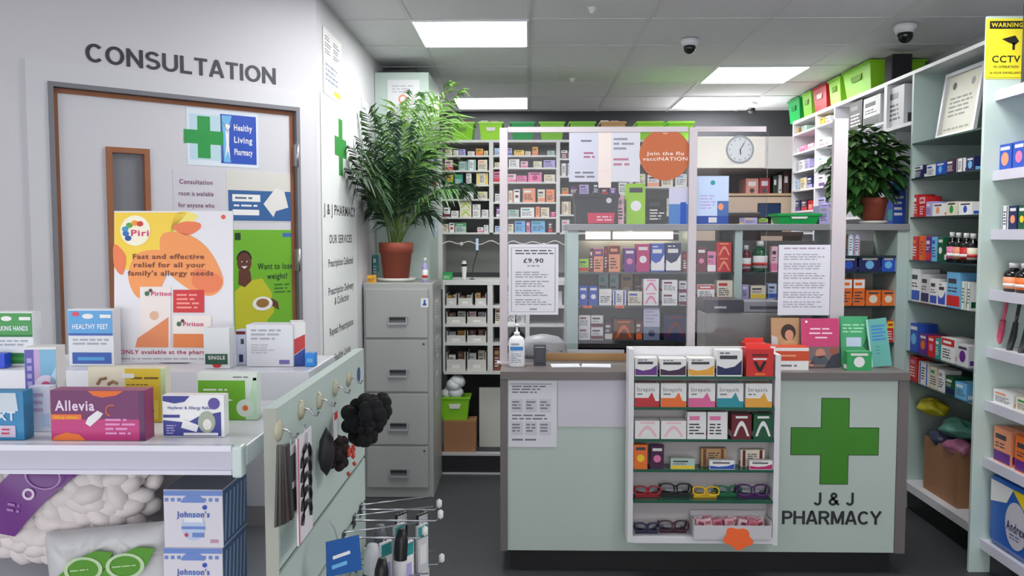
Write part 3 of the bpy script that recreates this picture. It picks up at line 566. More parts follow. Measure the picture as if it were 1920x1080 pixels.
# box and green crate on the platform
t = thing('cardboard_box', 'brown cardboard box on the floor under the bench', 'box', (xat(862, 5.66, .3)+.0, 5.75, PZ)); w_ = xat(893, 5.66, .3)-xat(833, 5.66, .3); hb = onY(862, 790, 5.66).z-PZ
card = M((160,115,80), .8, var=.05)
MB().box(-w_/2, w_/2, -.09, .08, 0, hb, card).build('carton_body', t); MB().box(-w_/2, w_/2, -.005, .005, hb, hb+.001, M((190,150,105), .4)).build('tape', t)
zc = PZ+hb+.0012; bx = xat(853, 5.7, zc); bin_(.2, .16, .15, (140,210,40), (bx, 5.755, zc), 0, 'lime green crate of clear bags on top of the brown box', None, grab=2)
b = MB()
for k in range(9):
    T_ = Matrix.Translation((R.uniform(-.05,.05), R.uniform(-.03,.03), .12+.03*k*.8))@Euler((R.uniform(-.5,.5), R.uniform(-.6,.6), R.uniform(0,3))).to_matrix().to_4x4()
    b.lathe([(.001,-.03),(.045,-.024),(.058,0),(.04,.03),(.001,.036)], M((215,218,222), .3), 9, T=T_)
tag(b.build('plastic_bag', None, (bx-.015, 5.755, zc-.055)), 'crumpled pale plastic bags piled in the lime green crate', 'bag')
# ---------------------------------------------------------------- service counter
YC = 3.96; CT = onY(1320, 697, YC).z; grey = M((112,106,104), .45)
cx0, cx1 = xat(938, YC, .6), xat(1701, YC, .6); cx1 = min(cx1, 1.80)
t = thing('service_counter', 'mint fronted service counter with grey trim and a green cross', 'counter', (0, YC, 0))
K = .105
def zc_(py): return onY(1320, py, YC).z
MB().box(cx0, cx1, -.012, .62, CT-.038, CT, grey).build('countertop', t, bevel=.002)
MB().box(cx0, xat(951, YC, .6), -.004, .6, K, CT-.039, grey).build('end_panel', t); MB().box(xat(1682, YC, .6), cx1, -.004, .6, K, CT-.039, grey).build('end_panel', t)
MB().box(xat(951, YC, .6)+.001, xat(1682, YC, .6)-.001, .006, .03, K, CT-.039, M((186,200,191), .35, var=.01)).build('front_panel', t)
MB().box(cx0+.05, cx1-.05, .05, .09, 0, K, M((22,22,24), .5)).build('kick_board', t)
gx = (xat(1485, YC, .7)+xat(1648, YC, .7))/2; s = xat(1648, YC, .7)-xat(1485, YC, .7); gz = zc_(827)
b = MB(); cross(b, gx, gz, s+.008, s*.31+.008, .006, M((60,80,50), .4), .0006); cross(b, gx, gz, s, s*.31, .0052, M((62,135,35), .4), .0008); b.build('green_cross', t)
b = MB(); ink = M((42,44,48), .5); capitals(b, 'J & J', (xat(1527, YC, .5)+xat(1605, YC, .5))/2, zc_(935), 25*YC/F, ink, .006, xat(1604, YC, .5)-xat(1528, YC, .5), gap=.05); capitals(b, 'PHARMACY', (xat(1468, YC, .5)+xat(1656, YC, .5))/2, zc_(970), 26*YC/F, ink, .006, xat(1656, YC, .5)-xat(1469, YC, .5), gap=.05); b.build('lettering', t)
def onC(name, label, cat, px0, pt, px1, pb, draw, base='white', y=None, ref=YC, tilt=0, t=.0015):
    Y = ref; z1, z0 = onY((px0+px1)/2, pt, Y).z, onY((px0+px1)/2, pb, Y).z; x0, x1 = xat(px0, Y, (z0+z1)/2), xat(px1, Y, (z0+z1)/2)
    return sheet(name, label, cat, x1-x0, z1-z0, ((x0+x1)/2, Y, z0), 0, draw, base, t, tilt)
def d_list(b, w, h, y):
    i_ = M((120,122,130)); b.rect(-w*.46, h*.94, w*.4, h*.95, y, i_); b.lines(-w*.42, h*.8, w*.3, h*.93, 3, i_, y, seed=1)
    for k in range(2):
        for c in range(3): b.rect(-w*.44+c*w*.29, h*(.52-.34*k), -w*.2+c*w*.29, h*(.72-.34*k), y, M((205,206,212))); b.lines(-w*.42+c*w*.29, h*(.56-.34*k), -w*.22+c*w*.29, h*(.7-.34*k), 3, i_, y-.0004, seed=c+k*3)
    b.lines(-w*.42, h*.08, w*.25, h*.14, 1, i_, y, seed=12); b.lines(-w*.42, h*.4, w*.35, h*.5, 2, i_, y, seed=13)
onC('notice', 'white notice with small boxed text at the left of the counter front', 'notice', 953, 713, 1044, 838, d_list, (222,222,228), ref=YC+.0045)
onC('notice', 'blank white paper sheet taped to the counter front beside the text notice', 'notice', 1046, 711, 1174, 800, lambda b, w, h, y: b.rect(-w*.5, h*.0, w*.5, h*.012, y, M('palegrey')), (208,205,214), ref=YC+.0044)
# things on the counter, left
Zc = CT
t = thing('pump_bottle', 'white hand sanitiser pump bottle on the counter at left', 'bottle', (xat(969, 4.1, Zc), 4.1, Zc)); r = .039
MB().lathe([(r*.92,0),(r,.006),(r,.125),(r*.8,.142),(r*.4,.152)], M((232,234,238), .3), 26, sy=.65).build('body', t)
b = MB(); b.rect(-r*.78, .082, r*.78, .1, 0, M((60,130,200))); b.lines(-r*.7, .02, r*.6, .07, 5, M((150,155,165)), 0, seed=4); b.rect(-r*.7, .108, r*.3, .116, 0, M((150,155,165))); b.build('label', t, (0, -r*.67, 0))
MB().lathe([(.014,.151),(.014,.168),(.006,.17),(.006,.195)], M('white', .3), 16).build('collar', t)
MB().lathe([(.012,.195),(.013,.206)], M('white', .3), 16).box(-.045, .005, -.007, .007, .198, .21, M('white', .3)).build('pump_head', t)
tag(MB().box(-.03, .03, -.02, .02, 0, .1, M((58,62,74), .4)).box(-.022, .022, -.0225, -.02, .012, .085, M((40,42,50), .2)).box(-.024, .024, -.0225, -.02, .088, .094, M('grey', .4)).build('card_reader', None, (xat(1012, 4.14, Zc), 4.14, Zc), bevel=.003), 'dark blue grey card reader standing on the counter beside the pump bottle', 'card reader')
t = thing('document_tray', 'long flat tray with tan wooden front on the counter', 'tray', (xat(1100, 4.32, Zc), 4.36, Zc)); a = .21
MB().box(-a, a, -.04, .14, 0, .008, M('palegrey', .5)).box(-a, a, .13, .14, .008, .03, M('palegrey')).build('base', t); MB().box(-a, a, -.05, -.04, 0, .036, M((200,158,104), .6, var=.08)).build('front_strip', t)
for k, (px, rz, l) in enumerate(((1060, .05, 'white paper sheet lying flat on the counter, left of pair'), (1118, -.1, 'white paper sheet lying flat on the counter, right of pair'))):
    o = MB().box(-.07, .07, -.05, .05, 0, .002, M((225,228,236), .6)).build('paper_sheet', None, (xat(px, 4.13, Zc), 4.13, Zc+.0003), rz); tag(o, l, 'paper')
# domed pale bag behind notice, at left
b = MB(); b.lathe([(.1,0),(.115,.02),(.11,.07),(.075,.105),(.02,.118),(.001,.119)], M((182,184,186), .35), 20, sx=1.1, sy=.7); b.tube([(-.1,-.05,.035),(0,-.082,.045),(.1,-.05,.035)], .003, M('grey', .4)); 
tag(b.build('covered_dish', None, (xat(1018, 4.46, Zc), 4.44, Zc)), 'rounded pale grey domed cover on the rear of the counter', 'cover')
# ---------------------------------------------------------------- protective screen
YS = 4.2; postm = M((198,190,194), .4)
t = thing('protective_screen', 'clear perspex screen on pale posts standing along the counter', 'screen', (0, YS, CT)); H = lambda py: onY(1120, py, YS).z-CT
pane = M((250,250,252), .05, kind='glass')
posts = [(937, 952, 240), (1289, 1304, 240), (1557, 1583, 224)]
for a, c, top in posts: MB().box(xat(a, YS, 1.5), xat(c, YS, 1.5), -.016, .016, 0, H(top), postm).build('post', t, bevel=.002)
MB().box(xat(952, YS, 2.1), xat(1289, YS, 2.1), -.008, .008, H(248), H(238), postm).box(xat(1304, YS, 2.1), xat(1436, YS, 2.1), -.008, .008, H(248), H(238), postm).build('top_rail', t)
MB().box(xat(952, YS, 1.5), xat(1289, YS, 1.5), -.003, .003, .1, H(248), pane).build('pane', t)
MB().box(xat(1304, YS, 1.5), xat(1436, YS, 1.5), -.003, .003, .1, H(248), pane).build('pane', t)
MB().box(xat(1438, YS, 1.5), xat(1557, YS, 1.5), -.003, .003, .1, H(431), pane).build('pane', t)
for px in (945, 1297, 1570): MB().box(xat(px, YS, 1)-.035, xat(px, YS, 1)+.035, -.03, .03, 0, .008, postm).build('foot_plate', t)
YSf = YS-.0045; grey2 = M((120,120,128))
def d_price(b, w, h, y):
    b.rect(-w*.44, h*.04, w*.44, h*.044, y, grey2); b.rect(-w*.44, h*.95, w*.44, h*.954, y, grey2); b.rect(-w*.44, h*.04, -w*.43, h*.95, y, grey2); b.rect(w*.43, h*.04, w*.44, h*.95, y, grey2)
    b.lines(-w*.36, h*.85, w*.4, h*.93, 2, M((90,90,98)), y, rag=.1, seed=3); b.text('£9.90', 0, h*.77, h*.06, M((45,45,52)), y, wid=w*.4); b.lines(-w*.12, h*.68, w*.14, h*.71, 1, grey2, y, seed=4)
    for k in range(4): b.lines(-w*.36, h*(.52-.13*k), w*.37, h*(.62-.13*k), 3, M((150,150,158)), y, seed=k+20)
    b.text('NHS', 0, h*.08, h*.025, M((50,50,58)), y, wid=w*.14)
onC('notice', 'white price notice reading £9.90 taped inside the left of the screen', 'notice', 953, 458, 1047, 590, d_price, (220,219,226), ref=YSf)
def d_text(b, w, h, y):
    b.lines(-w*.4, h*.93, w*.42, h*.97, 1, M((160,140,165)), y, rag=.05, seed=3)
    for k in range(6): b.lines(-w*.4, h*(.78-.135*k), w*.42, h*(.88-.135*k), 3, M((158,158,168)), y, seed=k+40)
onC('notice', 'white sheet dense with small text taped at the right of the screen', 'notice', 1459, 459, 1556, 591, d_text, (218,218,228), ref=YSf)
onC('notice', 'pale grey curled sheet taped high on the screen left of the orange disc', 'notice', 1067, 245, 1122, 341, lambda b, w, h, y: (b.lines(-w*.1, h*.76, w*.45, h*.84, 1, M((110,112,130)), y, seed=2), b.lines(0, h*.45, w*.45, h*.6, 2, M((165,90,120)), y, seed=6), b.lines(-w*.3, h*.06, w*.45, h*.22, 2, grey2, y, seed=7)), (196,198,212), ref=YSf)
onC('notice', 'pale sheet on the screen beside a cream strip, nearest the orange disc', 'notice', 1146, 247, 1200, 341, lambda b, w, h, y: (b.lines(-w*.42, h*.62, w*.3, h*.9, 3, M((140,140,155)), y, seed=2), b.lines(-w*.42, h*.3, w*.3, h*.5, 2, M((180,120,140)), y, seed=6)), (206,207,216), ref=YSf)
onC('notice', 'cream paper strip between two pale sheets high on the screen', 'notice', 1122, 247, 1146, 352, lambda b, w, h, y: b.rect(-w*.4, h*.3, w*.4, h*.31, y, M('palepink')), (228,214,208), ref=YSf)
# orange disc
p = onY(1247, 290, YSf-.0005); r = 47.5*YSf/F; t = thing('round_sticker', 'round orange sticker on the screen reading Join the flu vacciNATION', 'sticker', (p.x, YSf-.0005, p.z))
b = MB(); b.disc(0, 0, r, 0, M((186,100,58), .5), .0015, 48); b.build('disc', t)
b = MB(); wm = M((235,215,205)); b.text('Join the flu', 0, .006, .016, wm, -.0016, wid=r*1.45); b.text('vacciNATION', 0, -.02, .017, wm, -.0016, wid=r*1.75); b.text('NHS', 0, r*.82, .006, wm, -.0016, wid=.02); b.build('lettering', t)
def d_blue(b, w, h, y):
    b.rect(-w*.5, 0, w*.5, h*.17, y, M((40,75,155))); b.rect(-w*.12, h*.03, w*.14, h*.14, y-.0004, M('palegrey')); b.disc(0, h*.86, h*.05, y, M('teal')); b.lines(-w*.4, h*.3, w*.1, h*.62, 5, M('lilac'), y, seed=3)
    b.rect(w*.15, h*.17, w*.5, h*.48, y, M((70,105,165))); b.disc(w*.26, h*.36, h*.07, y-.0004, M('peach'), sx=.8)
onC('poster', 'pale blue leaflet poster on the screen right of the middle post', 'poster', 1306, 330, 1366, 420, d_blue, (190,208,236), ref=YSf)
onC('poster', 'lilac and blue leaflet on the screen left of the middle post', 'poster', 1254, 352, 1290, 420, lambda b, w, h, y: (b.rect(-w*.5, 0, w*.5, h*.55, y, M((85,130,190))), b.rect(w*.1, 0, w*.4, h*.6, y-.0004, M('blue'))), (196,196,218), ref=YSf)
# ---------------------------------------------------------------- counter display unit of remedies
YU2 = 3.835; zf = lambda py: onY(1320, py, YU2).z; X = lambda px, z=.7: xat(px, YU2, z)
t = thing('counter_display', 'white display rack with green glass shelves fixed to counter front', 'display rack', (0, YU2, 0)); wh = M((226,226,228), .35)
MB().box(X(1178), X(1188), 0, .105, zf(1018), zf(655), wh).build('side_panel', t, bevel=.001); MB().box(X(1452), X(1462), 0, .105, zf(1022), zf(665), wh).build('side_panel', t, bevel=.001)
MB().box(X(1188), X(1452), .098, .106, zf(1012), zf(676), M((196,190,190), .5)).build('back_panel', t)
MB().box(X(1188), X(1462), .088, .106, zf(675), zf(655), wh).build('header_panel', t); MB().box(X(1188), X(1452), 0, .098, zf(1019), zf(1008), wh).build('bottom_panel', t)
gg = M((40,92,72), .15); DS = [706, 764, 824, 881, 939]
for y in DS: MB().box(X(1188), X(1452), .001, .098, zf(y)-.012, zf(y), gg).build('glass_shelf', t)
dn = ['top','second','third','fourth','fifth']
YP = YU2+.008
row('Y', YP, zf(706), [(1190,1233,34,'white','purple','swoosh','throat lozenge carton'),(1237,1287,33,'white','plum','swoosh','throat lozenge carton'),(1290,1340,34,'white','amber','swoosh','throat lozenge carton'),(1343,1392,49,'white','navy','swoosh','throat lozenge carton')], 'top shelf of the counter display', 'lozenge cartons on counter display', .07)
def strep(px0, px1, y, c, cn, k):
    z = zf(y); x0, x1 = X(px0, z), X(px1, z); w_ = x1-x0-.003; h = 45*YP/F; b = MB(); wm = M('white'); A = M(c, .4)
    b.box(-w_/2, w_/2, -.03, .03, 0, h, wm); yy = -.03; q = w_/2
    b.poly([(-q,0),(q,0),(q,h*.25),(q*.7,h*.25),(q*.4,h*.62),(q*.1,h*.38),(-q,h*.38)], yy, A); b.text('Strepsils', -q*.1, h*.74, h*.16, M((70,70,90)), yy, wid=w_*.74, bold=False); b.lines(-q*.8, h*.48, -q*.2, h*.6, 1, grey2, yy, seed=k)
    b.box(-w_*.4, w_*.4, -.01, .01, h, h+.0004, A)
    tag(b.build('lozenge_box', None, ((x0+x1)/2, YP+.031, z)), f'white lozenge box with {cn} lower band, {ORD[k]} from left on second display shelf', 'carton', 'lozenge boxes on second shelf of counter display')
for k, (a, c, co, cn) in enumerate(((1190,1237,(190,40,50),'dark red'),(1239,1288,(236,110,40),'orange'),(1291,1342,(220,100,150),'pink'),(1345,1395,(40,145,160),'teal'),(1398,1449,(228,165,60),'amber'))): strep(a, c, 764, co, cn, k)
row('Y', YP, zf(824), [(1190,1237,34,'white','palepink','arc'),(1239,1287,34,'white','palepink','arc'),(1288,1324,51,'white','pink','lines'),(1326,1364,51,'white','pink','lines'),(1371,1409,47,'maroon','white','arc','lozenge pack'),(1412,1449,47,'darkgreen','white','arc','lozenge pack')], 'third shelf of the counter display', 'remedies on third display shelf', .07)
row('Y', YP, zf(881), [(1188,1214,46,'orange','yellow','logo','tissue pack'),(1219,1245,44,'plum','pink','logo','sweet pack'),(1257,1303,20,'mint','yellow','band','low tray box'),(1330,1378,17,'white','blue','swoosh','plaster box'),(1405,1449,17,'white','magenta','swoosh','plaster box')], 'fourth shelf of the counter display', 'remedies on fourth display shelf', .035)
row('Y', YP+.05, zf(881), [(1314,1362,34,'tan','brown','stripe','box'),(1388,1434,32,'cream','maroon','stripe','box')], 'fourth display shelf, behind small boxes', 'boxes at the back of fourth display shelf', .03)
def glasses(px0, px1, y, c, cn, l, dy=0, rz=0, zz_=None):
    z = zf(y) if zz_ is None else zz_; x0, x1 = X(px0, z), X(px1, z); w_ = (x1-x0)*.94; m = M(c, .25)
    t = thing('reading_glasses', l, 'glasses', ((x0+x1)/2, YU2+.048+dy, z+.0042), rz, 'reading glasses on the counter display')
    tl = Matrix.Rotation(-.55, 4, 'X'); r = w_*.235
    for s in (-1, 1):
        cx = s*w_*.27; pts = [tl@Vector((cx+r*1.0*math.copysign(abs(math.cos(a))**.75, math.cos(a)), -.03, r*.72+r*.7*math.copysign(abs(math.sin(a))**.75, math.sin(a)))) for a in [k*math.pi/10 for k in range(20)]]
        MB().tube(pts, .004, m, 6, True).build('rim', t)
        b = MB(); b.add([p for p in pts], [tuple(range(20))], M((222,226,230), .05, kind='lens')); b.build('lens', t)
        e = tl@Vector((s*w_*.49, -.03, r*1.1)); MB().tube([e, e+Vector((-s*.002,.03,.002)), Vector((s*w_*.47,.04,.014)), Vector((s*w_*.4,.046,.006))], [.004,.0035,.003,.0035], m, 6).build('temple', t)
    MB().tube([tl@Vector((-w_*.05,-.03,r*1.0)), tl@Vector((0,-.032,r*1.12)), tl@Vector((w_*.05,-.03,r*1.0))], .004, m, 6).build('bridge', t)
    b = MB(); yy = -.008; b.poly([(-w_*.46,0),(w_*.46,0),(w_*.4,.026),(w_*.1,.02),(-w_*.1,.02),(-w_*.4,.026)], .0, m, .012); b.build('pouch', t, (0, .012, -.0038))
    b = MB(); b.rect(-w_*.3, .004, w_*.25, .03, -.0005, M('white')); b.build('price_card', t, (0, .022, -.0038))
    return t
glasses(1190, 1242, 939, (170,25,45), 'red', 'red framed reading glasses, leftmost on the fifth display shelf')
glasses(1238, 1302, 939, (20,20,22), 'black', 'black framed reading glasses beside the red pair on display', dy=.012)
glasses(1300, 1352, 939, (235,190,30), 'yellow', 'yellow reading glasses in the middle of the fifth display shelf', dy=-.004)
glasses(1345, 1396, 939, (20,120,75), 'green', 'green reading glasses between the yellow and purple pairs', dy=.016)
glasses(1382, 1448, 939, (75,25,95), 'purple', 'purple framed reading glasses, rightmost on the fifth display shelf', dy=-.002)
glasses(1190, 1240, 1008, (28,28,70), 'navy', 'navy reading glasses at bottom left of the counter display')
glasses(1236, 1296, 1008, (62,15,40), 'maroon', 'dark maroon reading glasses on the bottom of the counter display', dy=.01)
z = zf(1008); x0, x1 = X(1300), X(1450); w_ = x1-x0; t = thing('card_tray', 'open white card tray of pink packets at display bottom right', 'tray', ((x0+x1)/2, YU2+.02, z+.0005))
tm = M((205,203,206), .6); MB().box(-w_/2+.004, w_/2-.004, -.04, -.037, 0, .062, tm).box(-w_/2+.004, w_/2-.004, -.037, .07, 0, .003, tm).box(-w_/2+.004, -w_/2+.007, -.037, .07, .003, .08, tm).box(w_/2-.007, w_/2-.004, -.037, .07, .003, .08, tm).box(-w_/2+.007, w_/2-.007, .067, .07, .003, .1, tm).build('tray', t)
b = MB(); b.poly([(-w_*.2,0),(-w_*.02,.05),(w_*.02,.05),(w_*.2,0)], -.0402, M((190,190,196))); b.build('printed_front', t)
for k in range(14):
    q = k % 7; rr = k//7; b = MB(); pw = .042; mp = M([(224,170,178),(232,205,208),(205,120,140)][k % 3], .4)
    b.box(-pw/2, pw/2, -.006, .006, 0, .052, mp); b.rect(-pw*.4, .006, pw*.1, .018, -.006, M('white')); b.rect(-pw*.2, .026, pw*.4, .04, -.006, M([(150,60,90),(190,110,120)][k % 2]))
    tag(b.build('sweet_packet', None, ((x0+x1)/2-w_*.4+q*w_*.132+rr*.006, YU2+.03+rr*.026, z+.025+.0*rr+.004*(q % 2)), (R.uniform(-.3,.1), R.uniform(-.35,.35), R.uniform(-.3,.3))), f"small pink and white packet, {ORD[q]} from left in the {('front','rear')[rr]} row of the card tray", 'packet', 'pink packets in the card tray')
b = MB(); pts = []
for k in range(22):
    a = 2*math.pi*k/22; rr = .068*(1.0+.13*math.cos(5*a+.4)); pts.append((rr*math.cos(a)*.95, rr*math.sin(a)*.72))
b.poly(pts, 0, M((255,110,50), .6), .0012); p = onY(1384, 1010, YU2-.025)
tag(b.build('price_star', None, (p.x, YU2-.0225, p.z), (0, .25, 0)), 'blank fluorescent orange star card on front of the pink packet tray', 'price card')
# red cube display boxes
def cube(px0, px1, y0, h_px, Y, z, l, head):
    x0, x1 = xat(px0, Y, z), xat(px1, Y, z); w_ = x1-x0; h = h_px*Y/F; t = thing('dispenser_box', l, 'box', ((x0+x1)/2, Y+.04, z)); rd = M((205,38,35), .4)
    b = MB(); b.box(-w_/2, w_/2, -.04, .04, 0, h, rd); q = w_/2
    if head: b.poly([(-q*.7,h*.3),(q*.7,h*.3),(q*.5,h*.75),(-q*.5,h*.75)], -.04, M('peach')); b.disc(0, h*.4, .006, -.0404, M('black')); b.rect(-q*.6, h*.78, q*.6, h*.92, -.04, M((120,20,25)))
    else: b.poly([(-q*.5,h*.55),(-q*.25,h*.55),(0,h*.32),(q*.25,h*.55),(q*.5,h*.55),(q*.12,h*.17),(-q*.12,h*.17)], -.04, M((30,15,18))); b.rect(-q*.5, h*.6, q*.5, h*.66, -.04, M('white')); b.rect(-q*.6, h*.72, q*.6, h*.82, -.04, M((120,20,25))); b.rect(-q*.35, h*.04, q*.4, h*.12, -.04, M('orange'))
    b.build('box_body', t)
    MB().box(-w_*.45, w_*.45, -.004, .004, h+.0002, h+.02, M((225,60,50), .4)).build('flap', t); return t
cube(1399, 1450, 706, 52, YP, zf(706), 'red dispenser box with black V, at right end of top display shelf', False)
cube(1396, 1436, 690, 50, 4.03, CT, 'red dispenser box with a dark spotted front on the counter by the leaflets', True)
# ---------------------------------------------------------------- leaflets on counter, right
def holder(name, label, px0, pt, px1, pb, Y, c, draw, rz=0, tilt=-.12, th=.012, cat='leaflet'):
    x0, x1 = xat(px0, Y, 1.1), xat(px1, Y, 1.1); z1 = onY((px0+px1)/2, pt, Y).z; w_, h = x1-x0, z1-CT
    b = MB(); b.box(-w_/2, w_/2, -th, 0, 0, h, M(c, .4)); draw(b, w_, h, -th)
    t = thing(name, label, cat, ((x0+x1)/2, Y, CT+.0015), rz)
    o = b.build('leaflet_stack', t, (0, 0, 0), (tilt, 0, 0)); MB().box(-w_*.3, w_*.3, .0, abs(tilt)*h*.8+.02, 0, .002, M(c)).box(-w_*.04, w_*.04, abs(tilt)*h*.55+.004, abs(tilt)*h*.55+.02, .002, h*.5, M(c)).build('strut', t); return t
def d_woman(b, w, h, y):
    b.rect(-w*.5, 0, w*.5, h*.34, y, M((200,70,40))); b.lines(-w*.4, h*.12, w*.3, h*.22, 1, M('peach'), y-.0004, seed=4); b.disc(w*.1, h*.7, h*.17, y, M((50,30,24)), sx=.9); b.disc(w*.13, h*.64, h*.11, y-.0004, M((196,140,110)), sx=.8); b.poly([(-w*.3,h*.34),(w*.5,h*.34),(w*.4,h*.5),(w*.1,h*.54),(-w*.15,h*.48)], y-.0003, M((200,150,110)))
    b.poly([(-w*.5,h*.34),(-w*.25,h*.34),(-w*.3,h*.6),(-w*.5,h*.64)], y, M((190,185,190)))
holder('leaflet_display', 'leaflet with a dark haired woman photo above an orange band on the counter', 1447, 597, 1500, 0, 4.13, (175,140,100), d_woman)
t = thing('leaflet_box', 'orange and white box of leaflets on the counter beside the pink leaflet', 'box', (xat(1484, 4.02, CT), 4.06, CT)); w_ = 62*4.02/F; h = 42*4.02/F
MB().box(-w_/2, w_/2, -.045, .045, 0, h, M('white', .4)).rect(-w_*.5, h*.42, w_*.5, h*.86, -.045, M((205,75,38))).lines(-w_*.35, h*.55, w_*.35, h*.75, 1, M('peach'), -.0455, seed=2).lines(-w_*.4, h*.1, w_*.3, h*.3, 1, grey2, -.045, seed=5).build('box_body', t)
MB().box(-w_/2-.01, w_/2+.004, -.04, .04, h+.0002, h+.004, M((205,75,38))).build('lid', t)
def d_pinkp(b, w, h, y):
    b.rect(-w*.5, h*.42, w*.5, h, y, M((196,60,110)))
    for k, ww in enumerate((.3, .33, .17)): b.lines(w*(.04-ww), h*(.75-.09*k), w*(.04+ww), h*(.82-.09*k), 1, M((240,200,215)), y-.0005, rag=.05, seed=k)
    b.disc(-w*.36, h*.93, h*.025, y-.0004, M('white'))
    b.disc(w*.0, h*.28, h*.1, y, M((190,130,110))); b.poly([(-w*.3,h*.06),(w*.3,h*.06),(w*.1,h*.24),(-w*.2,h*.22)], y, M((70,80,90))); b.disc(w*.34, h*.33, h*.08, y, M((150,80,60))); b.poly([(w*.1,0),(w*.5,0),(w*.5,h*.3),(w*.3,h*.24)], y, M((50,50,66))); b.disc(-w*.25, h*.08, h*.06, y, M((210,130,110)))
holder('leaflet_display', 'magenta topped leaflet with a photo of people, centre of the counter leaflets', 1503, 598, 1574, 0, 4.1, (120,100,100), d_pinkp)
def d_greenp(b, w, h, y):
    b.rect(-w*.5, 0, w*.5, h, y, M((70,165,110))); b.lines(-w*.42, h*.66, w*.4, h*.86, 3, M((160,220,180)), y-.0004, rag=.1, seed=3); b.rect(-w*.3, h*.4, w*.25, h*.58, y-.0004, M((190,205,225))); b.poly([(w*.3,h*.4),(w*.5,h*.66),(w*.5,h*.3)], y-.0004, M((30,110,60)))
holder('leaflet_display', 'tall green leaflet with a pale blue patch at the counter right', 1577, 594, 1628, 0, 4.12, (70,165,110), d_greenp)
cb = carton(50*4.0/F, 40*4.0/F, .05, (50,160,90), 'white', 'arc', 9, (xat(1611, 3.99, CT), 4.025, CT), 0) if 0 else None
COL['leaf'] = (50,160,90)
o = carton(46*4.0/F, 36*4.0/F, .045, 'leaf', 'white', 'logo', 9, (xat(1612, 4.0, CT), 4.03, CT), 0); tag(o, 'small green box with a white emblem before the tall green leaflet', 'carton')
def d_teal(b, w, h, y):
    for k in range(5): b.rect(-w*.3, h*(.85-.07*k)-h*.018, w*(.38-.1*(k % 2)), h*(.85-.07*k)+h*.018, y, M((60,130,200)))
    b.rect(-w*.5, 0, -w*.42, h, y, M((180,220,215))); b.lines(-w*.2, h*.25, w*.1, h*.45, 3, M((70,150,145)), y, seed=5)
x = xat(1652, 4.1, 1.1); b = MB(); w_ = 36*4.1/F; h = 90*4.1/F; b.box(-w_/2, w_/2, -.01, .0, 0, h, M((95,175,165), .4)); d_teal(b, w_, h, -.01)
b.box(-w_*.1, w_*.1, .0, .06, 0, .01, M((95,175,165)))
tag(b.build('leaflet_display', None, (x+.004, 4.1, CT+.007), (0, -.14, -.15)), 'narrow teal leaflet with blue lines leaning at the counter right end', 'leaflet')
# machine at the rear of the counter
t = thing('label_printer', 'long pale grey printer with dark lid on the counter behind the screen', 'printer', (xat(1385, 4.44, 1.1), 4.44, CT)); a = xat(1460, 4.44, 1.1)-xat(1385, 4.44, 1.1)-.005
hz = lambda py: onY(1385, py, 4.34).z-CT
MB().box(-a*.98, a, -.1, .1, 0, hz(585), M((160,160,154), .45)).build('body', t, bevel=.012); MB().box(-a*.98-.001, a+.001, -.104, .1, .004, .02, M((110,110,108), .5)).build('base', t)
b = MB(); b.box(-a*1.0, -.005, -.112, .1, hz(585)+.0005, hz(562), M((28,32,44), .3)); b.box(-a*.75, -a*.45, -.1125, -.112, hz(578), hz(574), M('palegrey')); b.build('lid', t, bevel=.01)
MB().box(.0, a, -.1, .1, hz(585)+.0005, hz(566), M((150,152,158), .3)).box(.03, a-.03, -.1005, -.1, hz(580), hz(574), M('darkgrey')).build('feed_cover', t, bevel=.006)
# ---------------------------------------------------------------- medicine gantry behind the counter
YG = 5.0; gzf = lambda py: onY(1300, py, YG).z
mintm = M((176,196,190), .4); glassy = M((40,56,58), .2); gz0 = gzf(420)
t = thing('medicine_gantry', 'long mint and grey medicine shelving behind the counter with products in bays', 'shelving', (0, YG, 0)); XG = lambda px, z=1.3: xat(px, YG, z)
ba = M((176,174,168), .6)
MB().box(XG(1063), 2.2, -.03, .34, gzf(432), gz0, M((138,140,142), .4)).build('top_board', t, bevel=.003)
MB().box(XG(1063), 2.2, .33, .342, PZ-.14, gzf(452), ba).build('back_panel', t)
for a, c in ((1063, 1084), (1376, 1390), (1679, 1699)): MB().box(XG(a), min(XG(c), 2.2), -.012, .33, 0, gzf(432), mintm).build('upright', t)
MB().box(XG(1290), XG(1304), -.0, .33, 0, gzf(432), mintm).box(XG(1560), XG(1574), 0, .33, 0, gzf(432), mintm).build('upright', t)
bays = [((1084, 1290), (510, 573, 638)), ((1304, 1376), (510, 560, 638)), ((1390, 1560), (510, 560, 638)), ((1574, 1679), (479, 509, 573, 641))]
GZ = {}
for bi, ((a, c), ys) in enumerate(bays):
    for si, y in enumerate(ys): z = gzf(y); MB().box(XG(a), XG(c), 0.0, .328, z-.012, z, glassy).build('glass_shelf', t); GZ[bi, si] = z
MB().box(XG(1084), XG(1560), 0.0, .3, .06, gzf(665), M((70,70,72), .6)).build('lower_panel', t)
for a, c in ((1104, 1152), (1157, 1276)): MB().box(XG(a), XG(c), .28, .3, gzf(449), gzf(434), M((255,246,214), .5, kind='strip')).build('strip_light', t)
MB().box(XG(1152), XG(1157), .27, .3, gzf(450), gzf(433), mintm).build('light_bracket', t)
